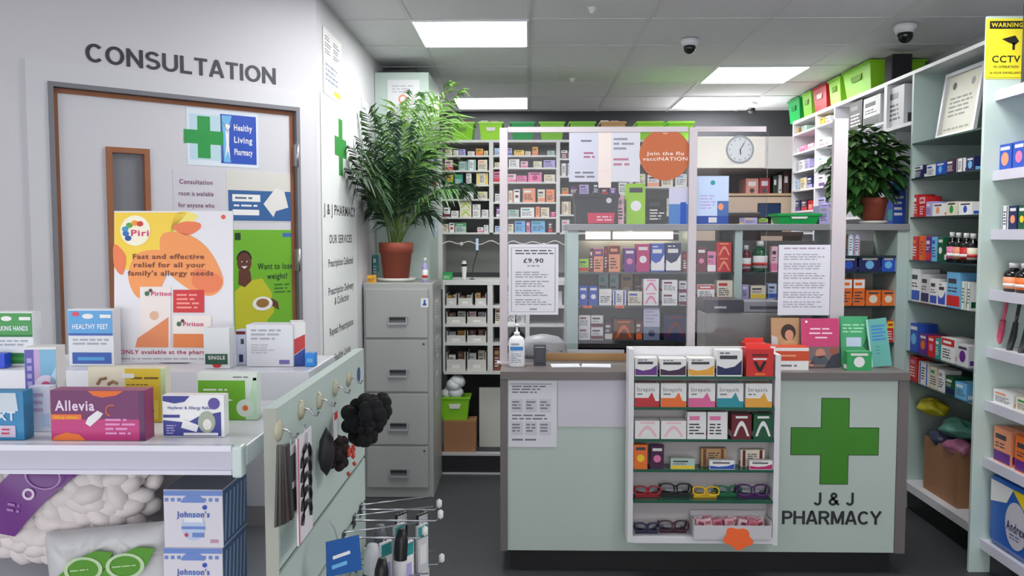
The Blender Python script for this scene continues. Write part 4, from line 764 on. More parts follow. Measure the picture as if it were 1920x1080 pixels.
GI = {(0,0): [(1085,1104,24,'lime','red','band'),(1106,1112,44,'maroon','white','lines'),(1113,1131,44,'peach','purple','top'),(1133,1139,48,'maroon','red','lines'),(1141,1163,50,'peach','maroon','top'),(1170,1191,44,'purple','pink','logo'),(1193,1218,52,'magenta','white','logo'),(1220,1246,53,'blue','white','swoosh'),(1248,1277,54,'navy','white','swoosh'),(1280,1288,38,'maroon','red','lines')],
 (0,1): [(1085,1102,36,'blue','white','logo'),(1104,1121,36,'blue','white','logo'),(1123,1147,30,'white','cream','lines'),(1149,1174,28,'white','blue','stripe'),(1177,1204,26,'cream','blue','lines'),(1206,1235,50,'white','pink','stack2'),(1241,1270,48,'white','maroon','stack2'),(1273,1289,46,'palegrey','maroon','stack2')],
 (0,2): [(1085,1107,46,'white','maroon','stack2'),(1108,1131,46,'white','maroon','stack2'),(1134,1148,34,'plum','cream','band'),(1150,1189,38,'brown','orange','arc'),(1192,1204,36,'maroon','orange','band'),(1244,1288,48,'navy','maroon','arc')],
 (1,0): [(1306,1324,46,'maroon','pink','logo'),(1326,1342,38,'pink','white','band'),(1344,1371,56,'red','peach','stack2')],
 (1,1): [(1307,1340,26,'white','red','top'),(1344,1374,34,'cream','red','lines')],
 (1,2): [(1308,1338,30,'navy','blue','band'),(1340,1372,34,'white','purple','lines')],
 (2,0): [(1392,1411,50,'maroon','white','bottle'),(1415,1443,58,'darkgreen','white','bottle'),(1446,1458,48,'palepink','pink','band'),(1462,1480,44,'white','teal','lines'),(1484,1506,40,'cream','red','lines'),(1510,1530,44,'white','blue','band'),(1534,1556,42,'lilac','white','lines')],
 (2,1): [(1391,1404,26,'lilac','white','lines'),(1407,1436,24,'cream','yellow','band'),(1440,1456,28,'paleblue','blue','band'),(1462,1490,26,'white','grey','lines'),(1496,1520,28,'mint','teal','lines'),(1526,1554,26,'cream','orange','band')],
 (3,0): [(1577,1587,38,'brown','white','lines'),(1590,1600,40,'white','sky','stripe'),(1601,1612,40,'paleblue','red','stripe')],
 (3,1): [(1576,1607,27,'navy','blue','logo'),(1610,1651,28,'navy','sky','logo'),(1653,1678,28,'blue','sky','logo')],
 (3,2): [(1577,1597,50,'orange','white','top'),(1599,1621,50,'orange','white','top'),(1623,1651,28,'orange','cream','logo'),(1653,1678,28,'orange','cream','logo')],
 (3,3): [(1577,1600,34,'red','orange','band'),(1603,1640,30,'white','teal','lines'),(1646,1660,38,'red','yellow','stripe'),(1662,1677,40,'red','yellow','top')]}
bn = ['first gantry bay','second gantry bay','third gantry bay','fourth gantry bay']; sn = ['top','second','third','fourth']
for (bi, si), its in GI.items(): row('Y', YG+.012, GZ[bi, si], its, f"{sn[si]} shelf, {bn[bi]}", f'products in the {bn[bi]}', .1)
row('Y', YG+.2, GZ[0,1], [(1122,1140,56,'mint','teal','lines'),(1143,1160,54,'mint','teal','lines'),(1164,1186,54,'tan','cream','logo'),(1189,1203,56,'maroon','brown','lines')], 'second shelf, first gantry bay, at the back', 'products at the back of the first bay', .06)
row('Y', YG+.2, GZ[3,2], [(1580,1592,62,'mint','white','bottle'),(1598,1610,62,'mint','white','bottle')], 'third shelf, fourth gantry bay, at the back', 'bottles behind orange cartons', .06)
# standing leaflet before the dark box
z = GZ[0,2]; o = sheet('leaflet', 'white lilac leaflet standing on the third shelf of the first gantry bay', 'leaflet', 30*YG/F, 62*YG/F, (XG(1222, z), YG+.012, z+.0005), 0, lambda b, w, h, y: (b.rect(-w*.5, 0, w*.5, h*.4, y, M((120,130,160))), b.disc(0, h*.2, h*.1, y-.0004, M('navy')), b.lines(-w*.4, h*.5, w*.4, h*.9, 4, M((170,170,200)), y, seed=2)), (205,208,228), .003, tilt=-.02)
# --- on top of the gantry
def gtop(px0, px1, hp, c, a, st, l, Y=YG+.04, d=.12, name='carton', cat='carton'):
    x0, x1 = xat(px0, Y, gz0), xat(px1, Y, gz0); o = carton(x1-x0-.003, hp*Y/F, d, c, a, st, px0, ((x0+x1)/2, Y+d/2, gz0), 0, name); return tag(o, l, cat)
t2 = thing('crate', 'black plastic crate with a red label on top of the gantry', 'crate', (xat(1116, YG+.1, gz0), YG+.1, gz0)); w_ = 82*(YG)/F; h = 56*YG/F; bm = M((34,36,42), .4)
b = MB(); b.taper(w_*.92, .2, w_, .22, 0, h, bm, open_top=True); b.taper(w_*.9, .19, w_-.01, .21, .004, h, bm, open_top=True); b.build('tub', t2)
MB().box(-w_/2-.006, w_/2+.006, -.117, -.107, h-.02, h, bm).box(-w_/2-.006, w_/2+.006, .107, .117, h-.02, h, bm).box(-w_/2-.006, -w_/2, -.107, .107, h-.02, h, bm).box(w_/2, w_/2+.006, -.107, .107, h-.02, h, bm).build('rim', t2)
MB().poly([(-.05,.004),(.1,.004),(.104,.065),(-.055,.065)], -.113, M((200,40,75), .4), .002).lines(0, .015, .09, .05, 2, M('palepink'), -.1155, seed=4).build('label', t2); MB().disc(.07, h*.78, .016, -.1135, M('palegrey')).build('sticker', t2)
gtop(1158, 1170, 52, 'palepink', 'grey', 'lines', 'slim pale pink box beside the black crate on the gantry')
gtop(1174, 1210, 75, (172,205,75) and 'lime', 'white', 'logo', 'tall lime green box with a white patch on top of the gantry', d=.1)
gtop(1214, 1250, 48, 'black', 'darkgrey', 'lines', 'black box beside the tall lime box on the gantry top', Y=YG+.1)
bin_(80*YG/F, 20*YG/F, .18, 'brightgreen', (xat(1490, YG+.12, gz0), YG+.12, gz0), 0, 'shallow bright green tray on top of the gantry near the plant', None, grab=2)
gtop(1395, 1420, 12, 'lilac', 'yellow', 'lines', 'flat lilac pack lying on the gantry top left of the green tray')
gtop(1423, 1440, 10, 'lime', 'purple', 'band', 'small lime pack lying against the green tray on the gantry')
gtop(1673, 1697, 92, 'blue', 'teal', 'lines', 'tall blue box on the gantry top between the plant and right unit', Y=YG+.2, d=.08)
for px_, py_, nm in ((1102, 574, 'left'), (1162, 573, 'right')):
    tag(MB().box(-.026, .026, -.002, 0, -.016, .0, M((250,120,80), .6)).rect(-.02, -.01, .015, -.006, -.002, M((150,50,30))).build('price_ticket', None, (XG(px_, GZ[0,1]), YG-.0005, GZ[0,1]), 0), f'small orange price ticket on second shelf edge of first gantry bay, {nm} of two', 'price ticket')
gtop(1536, 1556, 34, 'lilac', 'grey', 'lines', 'pale lilac box left of the potted foliage plant on the gantry')
# --- potted variegated plant
pc = Vector((xat(1637, YG+.14, gz0), YG+.14, gz0)); r = 25*YG/F; ph = 50*YG/F; t = thing('potted_plant', 'bushy variegated green plant in a terracotta pot on the gantry top', 'plant', pc)
MB().lathe([(r*.85,0),(r*.98,.01),(r*1.02,.02),(r*.9,.02),(r*.8,.008)], M((218,216,212), .5), 24).build('saucer', t)
MB().lathe([(r*.72,.008),(r*.95,ph*.78),(r*1.02,ph*.8),(r*1.05,ph),(r*.95,ph),(r*.9,ph*.9)], terra, 26).build('pot', t)
MB().lathe([(r*.9,ph*.86),(r*.3,ph*.93)], M((50,36,26), .95), 20).build('soil', t)
lf = [M(c, .4) for c in ((40,80,36),(52,96,42),(30,64,32),(120,150,84),(66,110,52))]; b = MB(); st = MB()
def leaf(b, p, d, L, W, m1, m2):
    d = d.normalized(); up = Vector((0,0,1)) if abs(d.z) < .9 else Vector((1,0,0)); sd = d.cross(up).normalized(); n = sd.cross(d); rows = []
    for i in range(6):
        q = i/5; c = p+d*L*q-Vector((0,0,L*.28*q*q)); wv = W*math.sin(math.pi*min(1, q*.92+.06))**.8*.5; rows.append((c, c-sd*wv+n*wv*.35, c+sd*wv+n*wv*.35, c-sd*wv*.3+n*wv*.1, c+sd*wv*.3+n*wv*.1))
    for s_, o_ in ((1, 3), (2, 4)):
        for i in range(5):
            b.add([rows[i][s_], rows[i][o_], rows[i+1][o_], rows[i+1][s_]], [(0,1,2,3)], m1, True); b.add([rows[i][o_], rows[i][0], rows[i+1][0], rows[i+1][o_]], [(0,1,2,3)], m2, True)
R = random.Random(11)
cen = onY(1622, 318, YG+.14)-pc
for k in range(430):
    a = R.uniform(0, 2*math.pi); e = R.uniform(-1, 1); rr = R.random()**.4
    q = Vector((math.cos(a)*math.sqrt(1-e*e), math.sin(a)*math.sqrt(1-e*e), e))
    sx, sy, sz = .225, .17, .27
    p = cen+Vector((q.x*sx*rr, q.y*sy*rr, q.z*sz*rr))
    if p.z < ph*1.15 and p.x > -r*1.25: continue
    if p.z < .05: p.z = .05+R.uniform(0,.05)
    d = Vector((q.x*.8+R.uniform(-.4,.4), q.y*.7-.5, q.z*.35-.1+R.uniform(-.45,.35))); v_ = R.random() < .4
    m1 = R.choice(lf[:3]+[lf[4]]); m2 = lf[3] if v_ else R.choice(lf[:2]); leaf(b, p-d.normalized()*.04, d, R.uniform(.085,.13), R.uniform(.055,.08), m1, m2)
    if k % 5 == 0: st.tube([Vector((0,0,ph*.9)), Vector((p.x*.3, p.y*.3, max(p.z, ph)*.75+.03)), p-d.normalized()*.04], .003, M((70,100,45)), 4)
b.build('foliage', t); st.build('stems', t)
# ---------------------------------------------------------------- back right corner recess seen through screen
YW = 7.2; wz = lambda py: onY(1390, py, YW).z; xw = lambda px: xat(px, YW, 1.9)
t = thing('wall_cabinet', 'pale cream wall cabinet with a round clock in front, back right', 'cabinet', (0, YW, 0))
MB().box(xw(1303), xw(1489), 0, .7, wz(316), wz(256), M((198,197,196), .5)).build('carcass', t)
MB().box(xw(1303), xw(1432), -.014, -.001, wz(315), wz(257), M((228,224,214), .5)).build('door', t)
t = thing('wall_clock', 'round grey rimmed wall clock seen through the screen', 'clock', (xw(1385), YW-.016, wz(281))); r = 26*YW/F
MB().ring(0, 0, r, r*.16, 0, M((150,154,158), .35), n=40).build('rim', t); o = MB(); o.disc(0, 0, r*.85, 0, M((205,210,214), .4), .003, 40)
for k in range(12): a = k*math.pi/6; o.rect(r*.72*math.sin(a)-.003, r*.72*math.cos(a)-.005, r*.72*math.sin(a)+.003, r*.72*math.cos(a)+.005, -.003, M('darkgrey'))
o.build('dial', t); MB().tube([(0,-.007,0),(r*.3,-.007,r*.5)], .003, M('black')).tube([(0,-.006,0),(r*.05,-.006,-r*.35)], .004, M('black')).build('hands', t)
t = thing('recess_shelf', 'open back recess shelving with binders beneath the clock cabinet', 'shelving', (0, YW, 0))
MB().box(xw(1303), xw(1489), .68, .7, PZ, wz(316)-.002, M((96,88,84), .7)).build('back_panel', t); MB().box(xw(1303), xw(1489), .05, .68, wz(362)-.02, wz(362), M((196,166,132), .5)).build('shelf', t)
MB().box(xw(1303), xw(1489), .06, .67, PZ, wz(364)-.02, M((200,178,158), .6)).build('lower_cupboard', t)
zb = wz(362)+.0008
def wback(px0, px1, hp, c, l, name, cat, Y=YW+.12, g=None, z=None):
    x0, x1 = xat(px0, Y, zb), xat(px1, Y, zb); t_ = thing(name, l, cat, ((x0+x1)/2, Y, zb if z is None else z), 0, g); w_ = x1-x0-.004; h = hp*Y/F
    MB().box(-w_/2, w_/2, 0, .24, 0, h, M(c, .5)).build('cover', t_); MB().rect(-w_*.3, h*.5, w_*.3, h*.8, 0, M('palegrey')).disc(0, h*.2, min(w_*.25, .02), 0, M('darkgrey')).build('spine_label', t_)
wback(1398, 1422, 28, (205,140,130), 'faded red binder left of the dark red binder', 'binder', 'binder')
wback(1423, 1444, 29, (150,35,48), 'dark red binder on the recess shelf', 'binder', 'binder')
wback(1449, 1457, 32, (42,60,58), 'slim dark green binder beside the red binder', 'binder', 'binder')
wback(1459, 1466, 34, 'palegrey', 'slim pale grey binder beside the dark green binder', 'binder', 'binder')
wback(1468, 1479, 40, (78,50,48), 'tall brown binder at the right end of the recess shelf', 'binder', 'binder')
wback(1318, 1350, 30, (120,110,102), 'wide brown grey file box at the left of the recess shelf', 'file_box', 'file box')
t = thing('monitor', 'dark blue screened computer monitor seen behind the gantry', 'monitor', (xat(1443, 6.2, 1.75), 6.2, 1.62)); w_ = 42*6.2/F; h = 28*6.2/F
MB().box(-w_/2, w_/2, 0, .03, .1, .1+h, M('black', .4)).build('casing', t, bevel=.004); MB().box(-w_/2+.008, w_/2-.008, -.0015, 0, .108, .092+h, M((50,72,110), .2)).build('screen', t); MB().box(-.02, .02, .03, .05, 0, .13, M('black')).box(-.08, .08, -.04, .1, -.0, .01, M('black')).build('stand', t)
t = thing('desk_unit', 'tall dark desk unit standing behind the gantry', 'desk', (xat(1430, 6.2, 1.6), 6.25, PZ)); MB().box(-.26, .26, -.15, .25, 1.62-PZ-.03, 1.62-PZ-.0005, M((90,70,60), .5)).build('desktop', t)
for sx in (-1, 1): MB().box(sx*.24-.015, sx*.24+.015, -.13, .23, 0, 1.62-PZ-.03, M((90,70,60), .5)).build('side_panel', t)
t = thing('office_chair', 'black office chair back seen behind the gantry left of monitor', 'chair', (xat(1400, 5.8, 1.7), 5.8, PZ))
MB().lathe([(.24,.0),(.24,.03),(.03,.05),(.03,.5)], M('black', .4), 12).build('base', t); MB().box(-.22, .22, -.2, .22, .5, .58, M((30,26,26), .7)).build('seat', t, bevel=.03); MB().box(-.16, .16, .2, .26, .62, 1.62, M((46,30,30), .7)).build('backrest', t, bevel=.03)
# ---------------------------------------------------------------- right wall units
XS = 2.2; top = 2.535; whs = M((224,224,228), .4)
def rz(py, px): p = onX(px, py, XS); return p.z
t = thing('pigeonhole_unit', 'white pigeonhole shelving running along the right wall to the back', 'shelving', (XS, 0, 0)); ya, yb, yc = yat(1563, XS, 2), yat(1700, XS, 1.9), yat(1484, XS, 2)
D = XR-XS-.004
MB().box(0, D, 5.36, yc, top-.025, top, whs).build('top_board', t)
MB().box(D-.012, D, 5.36, yc, PZ, top-.025, M((168,170,170), .6)).build('back_panel', t)
for y in (yc-.022, ya, yat(1528, XS, 2)): MB().box(0, D-.012, y, y+.022, PZ, top-.026, whs).build('divider', t)
yb2 = 5.36
MB().box(0, D-.012, yb2, yb2+.02, PZ, top-.026, whs).build('divider', t)
PH = [onX(1490, y, XS).z for y in (252, 288, 322, 357, 396, 436)]
m1_ = yat(1528, XS, 2)
for z in PH: MB().box(0.0, D-.012, ya+.022, m1_, z-.014, z, whs).box(0, D-.012, m1_+.022, yc-.022, z-.014, z, whs).build('shelf', t)
for z in (1.72, 2.02, 2.3): MB().box(0.0, D-.012, yb2+.02, ya, z-.016, z, whs).build('shelf', t)
for si, its in enumerate(([(1488,1497,12,'tan','grey','lines'),(1503,1512,12,'mint','green','lines'),(1534,1545,14,'yellow','amber','logo'),(1547,1556,14,'white','red','band')],[(1489,1498,10,'palegrey','grey','lines'),(1500,1512,12,'pink','palepink','lines'),(1514,1524,12,'palepink','white','lines'),(1532,1546,16,'white','pink','band')],[(1488,1496,20,'palegrey','grey','stripe'),(1498,1507,20,'white','grey','lines'),(1509,1517,20,'lilac','grey','lines'),(1532,1544,18,'white','teal','lines')],[(1488,1497,20,'paleblue','blue','lines'),(1500,1511,22,'cream','yellow','lines'),(1513,1523,24,'navy','lilac','band'),(1532,1546,22,'white','purple','band')],[(1488,1500,20,'navy','purple','band'),(1502,1513,20,'plum','red','band'),(1515,1525,18,'red','maroon','lines'),(1532,1550,22,'lilac','navy','band')])):
    row('X', XS+.03, PH[si], sorted(its), f"{['top','second','third','fourth','fifth'][si]} pigeonhole shelf, right wall", 'cartons in the right wall pigeonholes', .12)
# bins on top
for k, (a, c, co, l, gp) in enumerate(((1474,1496,'brightgreen','dark green bin, farthest on the right wall shelving',1),(1500,1518,(140,210,50),'lime bin between the green and red bins, right wall',1),(1520,1546,(205,35,45),'red bin with white lettering patch on the right wall shelving',2),(1549,1572,(150,215,50),'lime bin just nearer than the red bin, right wall',1))):
    y1, y0 = yat(a, XS, top), yat(c, XS, top); bin_(y1-y0-.02, .19, .24, co, (XS+.13, (y0+y1)/2, top), -R90, l, 'bins on top of the right wall shelving', tp=.86, grab=gp)
y1, y0 = yat(1575, XS, top), yat(1628, XS, top); bin_(y1-y0-.02, .195, .36, (140,210,30), (XS+.19, (y0+y1)/2, top), -R90, 'largest lime green bin, nearest on the right wall shelving', 'bins on top of the right wall shelving', tp=.86)
t = thing('plush_toy', 'small pale pinkish soft toy sitting on the right wall shelving', 'toy', (XS+.12, yat(1683, XS+.1, top+.05), top)); tm = M((190,160,150), .9, var=.1)
b = MB(); b.lathe([(.001,0),(.05,.01),(.062,.045),(.04,.09),(.001,.1)], tm, 16); b.lathe([(.001,.085),(.036,.1),(.042,.125),(.03,.155),(.001,.165)], tm, 16)
for s in (-1, 1): b.lathe([(.001,-.02),(.014,-.01),(.016,.01),(.001,.02)], tm, 8, cx=0, cy=s*.03, cz=.165); b.lathe([(.001,-.03),(.02,-.015),(.02,.02),(.001,.03)], tm, 8, cx=-.05, cy=s*.04, cz=.03); b.lathe([(.001,-.03),(.015,-.015),(.015,.02),(.001,.03)], tm, 8, cx=-.045, cy=s*.045, cz=.085)
b.build('body', t); b = MB()
for s in (-1, 1): b.lathe([(.001,-.004),(.004,0),(.001,.004)], M('black', .2), 8, cx=-.041, cy=s*.014, cz=.135)
b.build('eyes', t)
t = thing('speaker', 'tall black box speaker upright on top of the right wall shelving', 'speaker', (XS+.09, yat(1656, XS, top), top)); MB().box(-.06, .06, -.055, .055, 0, .17, M((24,24,28), .5)).build('cabinet', t); MB().box(-.063, -.06, -.048, .048, .01, .16, M((40,40,44), .8)).build('grille', t)
# middle unit contents, nearer than pigeonholes
def onshelf(name, l, cat, px0, px1, z, h, d, c, style='lines', acc='grey'):
    y1, y0 = yat(px0, XS+.02, z), yat(px1, XS+.02, z); o = carton(y1-y0-.004, h, d, c, acc, style, px0, (XS+.02+d/2, (y0+y1)/2, z), -R90, name); return tag(o, l, cat)
onshelf('file_box', 'black file box on the right wall shelving above the plant', 'file box', 1592, 1616, 2.3, .2, .3, 'black', 'lines', 'darkgrey')
onshelf('drawer_tower', 'pale grey plastic box with dark base, above the potted plant', 'box', 1618, 1650, 2.3, .19, .3, 'palegrey', 'band', 'darkgrey')
# glass shelved unit (nearer)
yn, yf = 4.06, 4.97; t = thing('glass_shelf_unit', 'tall mint wall unit with dark glass shelves beside the counter', 'shelving', (XS, 0, 0))
MB().box(0, D, yf, yf+.022, .0, top-.02, mintm).build('side_panel', t); MB().box(0, D-.012, yn-.0, yf, top-.02, top, whs).build('top_board', t)
MB().box(-.0, D, yb2-.022, yb2-.002, .12, top-.02, whs).build('side_panel', t); MB().box(0, D-.012, yf, yb2-.002, top-.02, top, whs).build('top_board', t)
MB().box(D-.012, D, yn, yb2-.023, .0, top-.021, M((196,204,202), .5)).build('back_panel', t)
MB().box(0, D-.012, yn, yf, .12, .165, whs).build('base_shelf', t); MB().box(.03, .05, yn, yf, 0, .12, M('black')).build('kick_board', t)
MB().box(0, D-.012, yf+.022, yb2-.023, 2.23, 2.25, whs).build('box_shelf', t)
SZ = [2.12, 1.92, 1.70, 1.455, 1.22, .93, .76]
for z in SZ: MB().box(0.0, D-.012, yn, yf, z-.009, z, glassy if z < 2.1 else M((60,80,78), .2)).build('glass_shelf', t)
for y in (4.45,): MB().box(D-.024, D-.0125, y-.01, y+.01, .17, top-.03, M('silver', .3, .7)).build('rail', t)
o = onshelf('drawer_tower', 'white plastic drawer tower on the right wall shelving behind the plant', 'drawers', 1664, 1694, 2.25, .24, .3, 'palegrey', 'lines', 'darkgrey')
SI = {1: [(1710,1730,24,'navy','white','top'),(1737,1752,22,'white','blue','lines'),(1754,1771,24,'blue','sky','logo'),(1774,1791,27,'plum','white','lines'),(1793,1807,26,'white','plum','stripe'),(1811,1826,26,'navy','sky','logo')],
 2: [(1710,1721,42,'red','white','lines'),(1723,1734,38,'red','palepink','top'),(1736,1746,28,'lilac','white','lines'),(1748,1768,24,'white','peach','logo'),(1774,1793,26,'cream','green','logo'),(1797,1822,24,'white','blue','logo')],
 3: [(1709,1720,44,'red','orange','lines'),(1722,1733,46,'orange','red','stripe'),(1735,1745,46,'purple','red','band'),(1746,1755,46,'sky','blue','lines'),(1757,1768,46,'darkgreen','white','logo'),(1770,1780,56,'black','pink','bottle'),(1782,1792,56,'black','peach','bottle'),(1794,1806,56,'black','red','bottle'),(1808,1819,56,'black','cream','bottle')],
 4: [(1707,1724,60,'white','blue','band'),(1726,1741,54,'palegrey','navy','band'),(1743,1756,48,'white','blue','band'),(1758,1772,44,'white','blue','swoosh'),(1774,1799,66,'sky','red','band'),(1801,1809,52,'white','green','stripe'),(1811,1819,52,'white','darkgreen','stripe')],
 5: [(1704,1721,52,'blue','sky','logo'),(1723,1737,38,'purple','orange','logo'),(1739,1751,38,'red','pink','logo'),(1753,1762,38,'teal','white','lines'),(1764,1789,44,'white','red','top'),(1793,1815,40,'palegrey','purple','logo')],
 6: [(1705,1719,46,'red','pink','lines'),(1722,1740,42,'white','blue','stripe'),(1743,1756,40,'cream','green','lines'),(1758,1770,40,'white','grey','lines'),(1772,1788,34,'darkgreen','navy','band'),(1790,1812,30,'sky','white','lines')]}
for si, its in SI.items(): row('X', XS+.02, SZ[si], its, f"{['top','second','third','fourth','fifth','sixth','seventh'][si]} glass shelf, right unit", 'products on the glass shelves at right', .11)
# certificate
ym = (yat(1746, XS+.06, 2.2)+yat(1828, XS+.06, 2.2))/2; wv = yat(1746, XS+.06, 2.2)-yat(1828, XS+.06, 2.2)
t = thing('framed_certificate', 'silver framed certificate leaning on the top glass shelf at right', 'certificate', (XS+.07, ym-.03, SZ[0]), (-.14, 0, -R90)); w_ = wv*.86; h = .36; b = MB()
for x0, x1, z0, z1 in ((-w_/2,w_/2,0,.02),(-w_/2,w_/2,h-.02,h),(-w_/2,-w_/2+.02,.02,h-.02),(w_/2-.02,w_/2,.02,h-.02)): b.box(x0, x1, -.018, 0, z0, z1, M((196,198,204), .35, .3))
b.build('frame', t); b = MB(); b.box(-w_/2+.02, w_/2-.02, -.006, 0, .02, h-.02, M((206,204,184), .4)); b.disc(-w_*.24, h*.78, .02, -.006, M('darkgrey')); b.disc(w_*.24, h*.78, .02, -.006, M('grey')); b.lines(-w_*.3, h*.3, w_*.3, h*.62, 5, M((140,140,125)), -.006, seed=3); b.lines(-w_*.36, h*.1, w_*.36, h*.16, 1, M((150,150,135)), -.006, seed=4); b.build('print', t)
# bottom of glass unit: box and bags
zb = .165; yb_ = (yat(1728, XS+.04, .3)+yat(1800, XS+.04, .3))/2; wv = yat(1728, XS+.04, .3)-yat(1800, XS+.04, .3)
t = thing('cardboard_box', 'open brown cardboard box on the bottom shelf of the right unit', 'box', (XS+.2, yb_+.02, zb), -R90); b = MB(); ww = wv*.88; q = .3
for x0, x1, y0, y1 in ((-ww/2,ww/2,-.15,-.146),(-ww/2,ww/2,.146,.15),(-ww/2,-ww/2+.004,-.146,.146),(ww/2-.004,ww/2,-.146,.146)): b.box(x0, x1, y0, y1, 0, q, card)
b.box(-ww/2+.004, ww/2-.004, -.146, .146, 0, .004, card); b.build('walls', t)
def lump(name, l, cat, c, loc, s, seed, bumps=.12, rough=.35):
    R_ = random.Random(seed); b = MB(); n, m_ = 20, 12; ph_ = [R_.uniform(0, 6) for _ in range(6)]; vs = []; fs = []
    for i in range(m_+1):
        th = math.pi*i/m_
        for j in range(n):
            a = 2*math.pi*j/n; rr = 1+bumps*(math.sin(3*a+ph_[0]+2*th)+.7*math.sin(5*a-3*th+ph_[1])+.5*math.sin(7*th+2*a+ph_[2])); x, y, z = math.sin(th)*math.cos(a), math.sin(th)*math.sin(a), math.cos(th)
            vs.append((s[0]*x*rr, s[1]*y*rr, s[2]*(1+z*(rr if z > 0 else 1))))
    for i in range(m_):
        for j in range(n): fs.append((i*n+j, (i+1)*n+j, (i+1)*n+(j+1)%n, i*n+(j+1)%n))
    b.add(vs, fs, M(c, rough, var=.12, scale=20), True); return tag(b.build(name, None, loc), l, cat)
lump('bag', 'bundled yellow bag on top of the bags in the right unit', 'bag', (190,180,40), (XS+.10, yat(1748, XS+.10, .58), .575), (.07,.12,.045), 3)
lump('bag', 'crumpled teal green bag heaped in the cardboard box at right', 'bag', (90,150,135), (XS+.14, yb_-.0, .50), (.09,.12,.05), 4)
lump('bag', 'crumpled pink mauve bag heaped in the cardboard box at right', 'bag', (160,95,125), (XS+.1, yb_-.08, .42), (.07,.09,.045), 5)
lump('bag', 'dark navy and white bag at the left of the cardboard box', 'bag', (62,66,92), (XS+.1, yb_+.09, .43), (.07,.07,.045), 6)
lump('bag', 'dark green sack beside the cardboard box in the right unit', 'bag', (30,75,52), (XS+.22, yn+.14, .166), (.11,.08,.28), 8, .05)
# ---------------------------------------------------------------- nearest right wall bay (mint divider + white shelves)
t = thing('wall_shelving_bay', 'white shelved wall bay with mint end panel nearest at right', 'shelving', (0, 0, 0)); yp = 4.0; xl = xat(1838, yp, 1.6)
MB().box(xl, XR-.003, yp, yp+.02, 0, onY(1860, 30, yp).z, mint).build('end_panel', t, bevel=.002)
MB().box(XR-.02, XR-.004, 2.2, yp, 0, 2.6, M((200,206,206), .5)).build('back_panel', t)
NZ = [onY(1856, y, yp).z for y in (172, 322, 432, 545, 652, 752, 858)]+[.16]; xs = xat(1857, yp, 1.6)
lav = M((205,203,216), .35)
for k, z in enumerate(NZ):
    sh = MB().box(xs+.012, XR-.021, 2.2, yp-.001, z-.02, z, whs).build('shelf', t); MB().box(xs, xs+.0115, 2.2, yp-.001, z-.042, z+.004, lav).build('price_rail', sh)
MB().box(xs+.05, XR-.021, 2.2, yp-.001, 0, .11, M((40,42,50))).build('plinth', t)
def d_cctv(b, w, h, y):
    k_ = M((30,28,26)); b.rect(-w*.46, h*.02, w*.46, h*.025, y, k_); b.rect(-w*.42, h*.83, w*.42, h*.96, y, k_); b.text('WARNING', 0, h*.895, h*.07, M((240,220,40)), y-.0005, wid=w*.76)
    b.poly([(-w*.12,h*.66),(w*.2,h*.72),(w*.3,h*.62),(w*.2,h*.56),(w*.05,h*.6)], y, k_); b.rect(w*.14, h*.48, w*.2, h*.6, y, k_)
    b.text('CCTV', 0, h*.33, h*.11, k_, y, wid=w*.68); b.text('IN OPERATION', 0, h*.2, h*.04, k_, y, wid=w*.6); b.text('24 HOUR SURVEILLANCE', 0, h*.1, h*.035, k_, y, wid=w*.78)
x0, x1 = xat(1847, yp, 2.4), xat(1925, yp, 2.4); z0, z1 = onY(1872, 148, yp).z, onY(1872, 35, yp).z
sheet('warning_sign', 'yellow CCTV warning sign on the mint end panel at top right', 'sign', x1-x0, z1-z0, ((x0+x1)/2, yp-.0006, z0), 0, d_cctv, (240,222,45))
t = thing('framed_poster', 'black framed white poster standing on the top right shelf, cut by frame edge', 'poster', (xs+.06, 3.72, NZ[0]+.0008), (0, 0, -R90)); b = MB(); w_, h = .3, .36
for a0, a1, z0, z1 in ((-w_/2,w_/2,0,.02),(-w_/2,w_/2,h-.02,h),(-w_/2,-w_/2+.02,.02,h-.02),(w_/2-.02,w_/2,.02,h-.02)): b.box(a0, a1, -.02, 0, z0, z1, M((52,52,58), .4))
b.build('frame', t); b = MB(); b.box(-w_/2+.02, w_/2-.02, -.006, 0, .02, h-.02, M((222,218,232), .5)); b.rect(-w_*.38, h*.1, -w_*.2, h*.2, -.006, M('darkgrey')); b.lines(-w_*.3, h*.4, w_*.36, h*.8, 5, grey2, -.006, seed=2); b.build('print', t)
NI = {1: [(1871,1896,50,'blue','peach','logo'),(1898,1921,52,'blue','pink','logo'),(1924,1950,54,'blue','white','logo')], 2: [(1877,1889,46,'white','navy','stripe'),(1890,1906,46,'navy','peach','logo'),(1908,1922,46,'darkgreen','yellow','logo'),(1925,1945,44,'purple','white','band')],
 3: [(1872,1893,54,'black','peach','bottle'),(1894,1916,56,'black','orange','bottle'),(1918,1942,58,'black','red','bottle')],
 5: [(1862,1898,26,'white','peach','lines'),(1904,1940,26,'cream','green','lines')], 6: [(1862,1894,66,'peach','purple','band'),(1902,1938,68,'orange','purple','band')]}
for si, its in NI.items(): row('X', xs+.03, NZ[si], its, f"{['top','second','third','fourth','fifth','sixth','seventh'][si]} shelf, nearest right bay", 'products in the nearest right bay', .12)
for k, (px, c, l) in enumerate(((1870, (205,80,110), 'pink handled brush leaning on fifth shelf of nearest right bay'), (1893, (40,42,46), 'black comb brush beside the pink brush, nearest right bay'), (1915, (48,50,54), 'black comb brush at the frame edge, nearest right bay'))):
    z = NZ[4]; y = yat(px, xs+.06, z+.05); t = thing('hair_brush', l, 'brush', (xs+.06, y, z+.0015), (0, 0, -R90)); 
    a_ = .35
    MB().tube([(0,0,.0),(.03,0,.07),(.045,.0,.13)], [.014,.015,.012], M(c, .35), 8).build('head', t); MB().tube([(.045,0,.131),(.07,0,.22)], [.007,.009], M(c, .35), 8).build('handle', t)
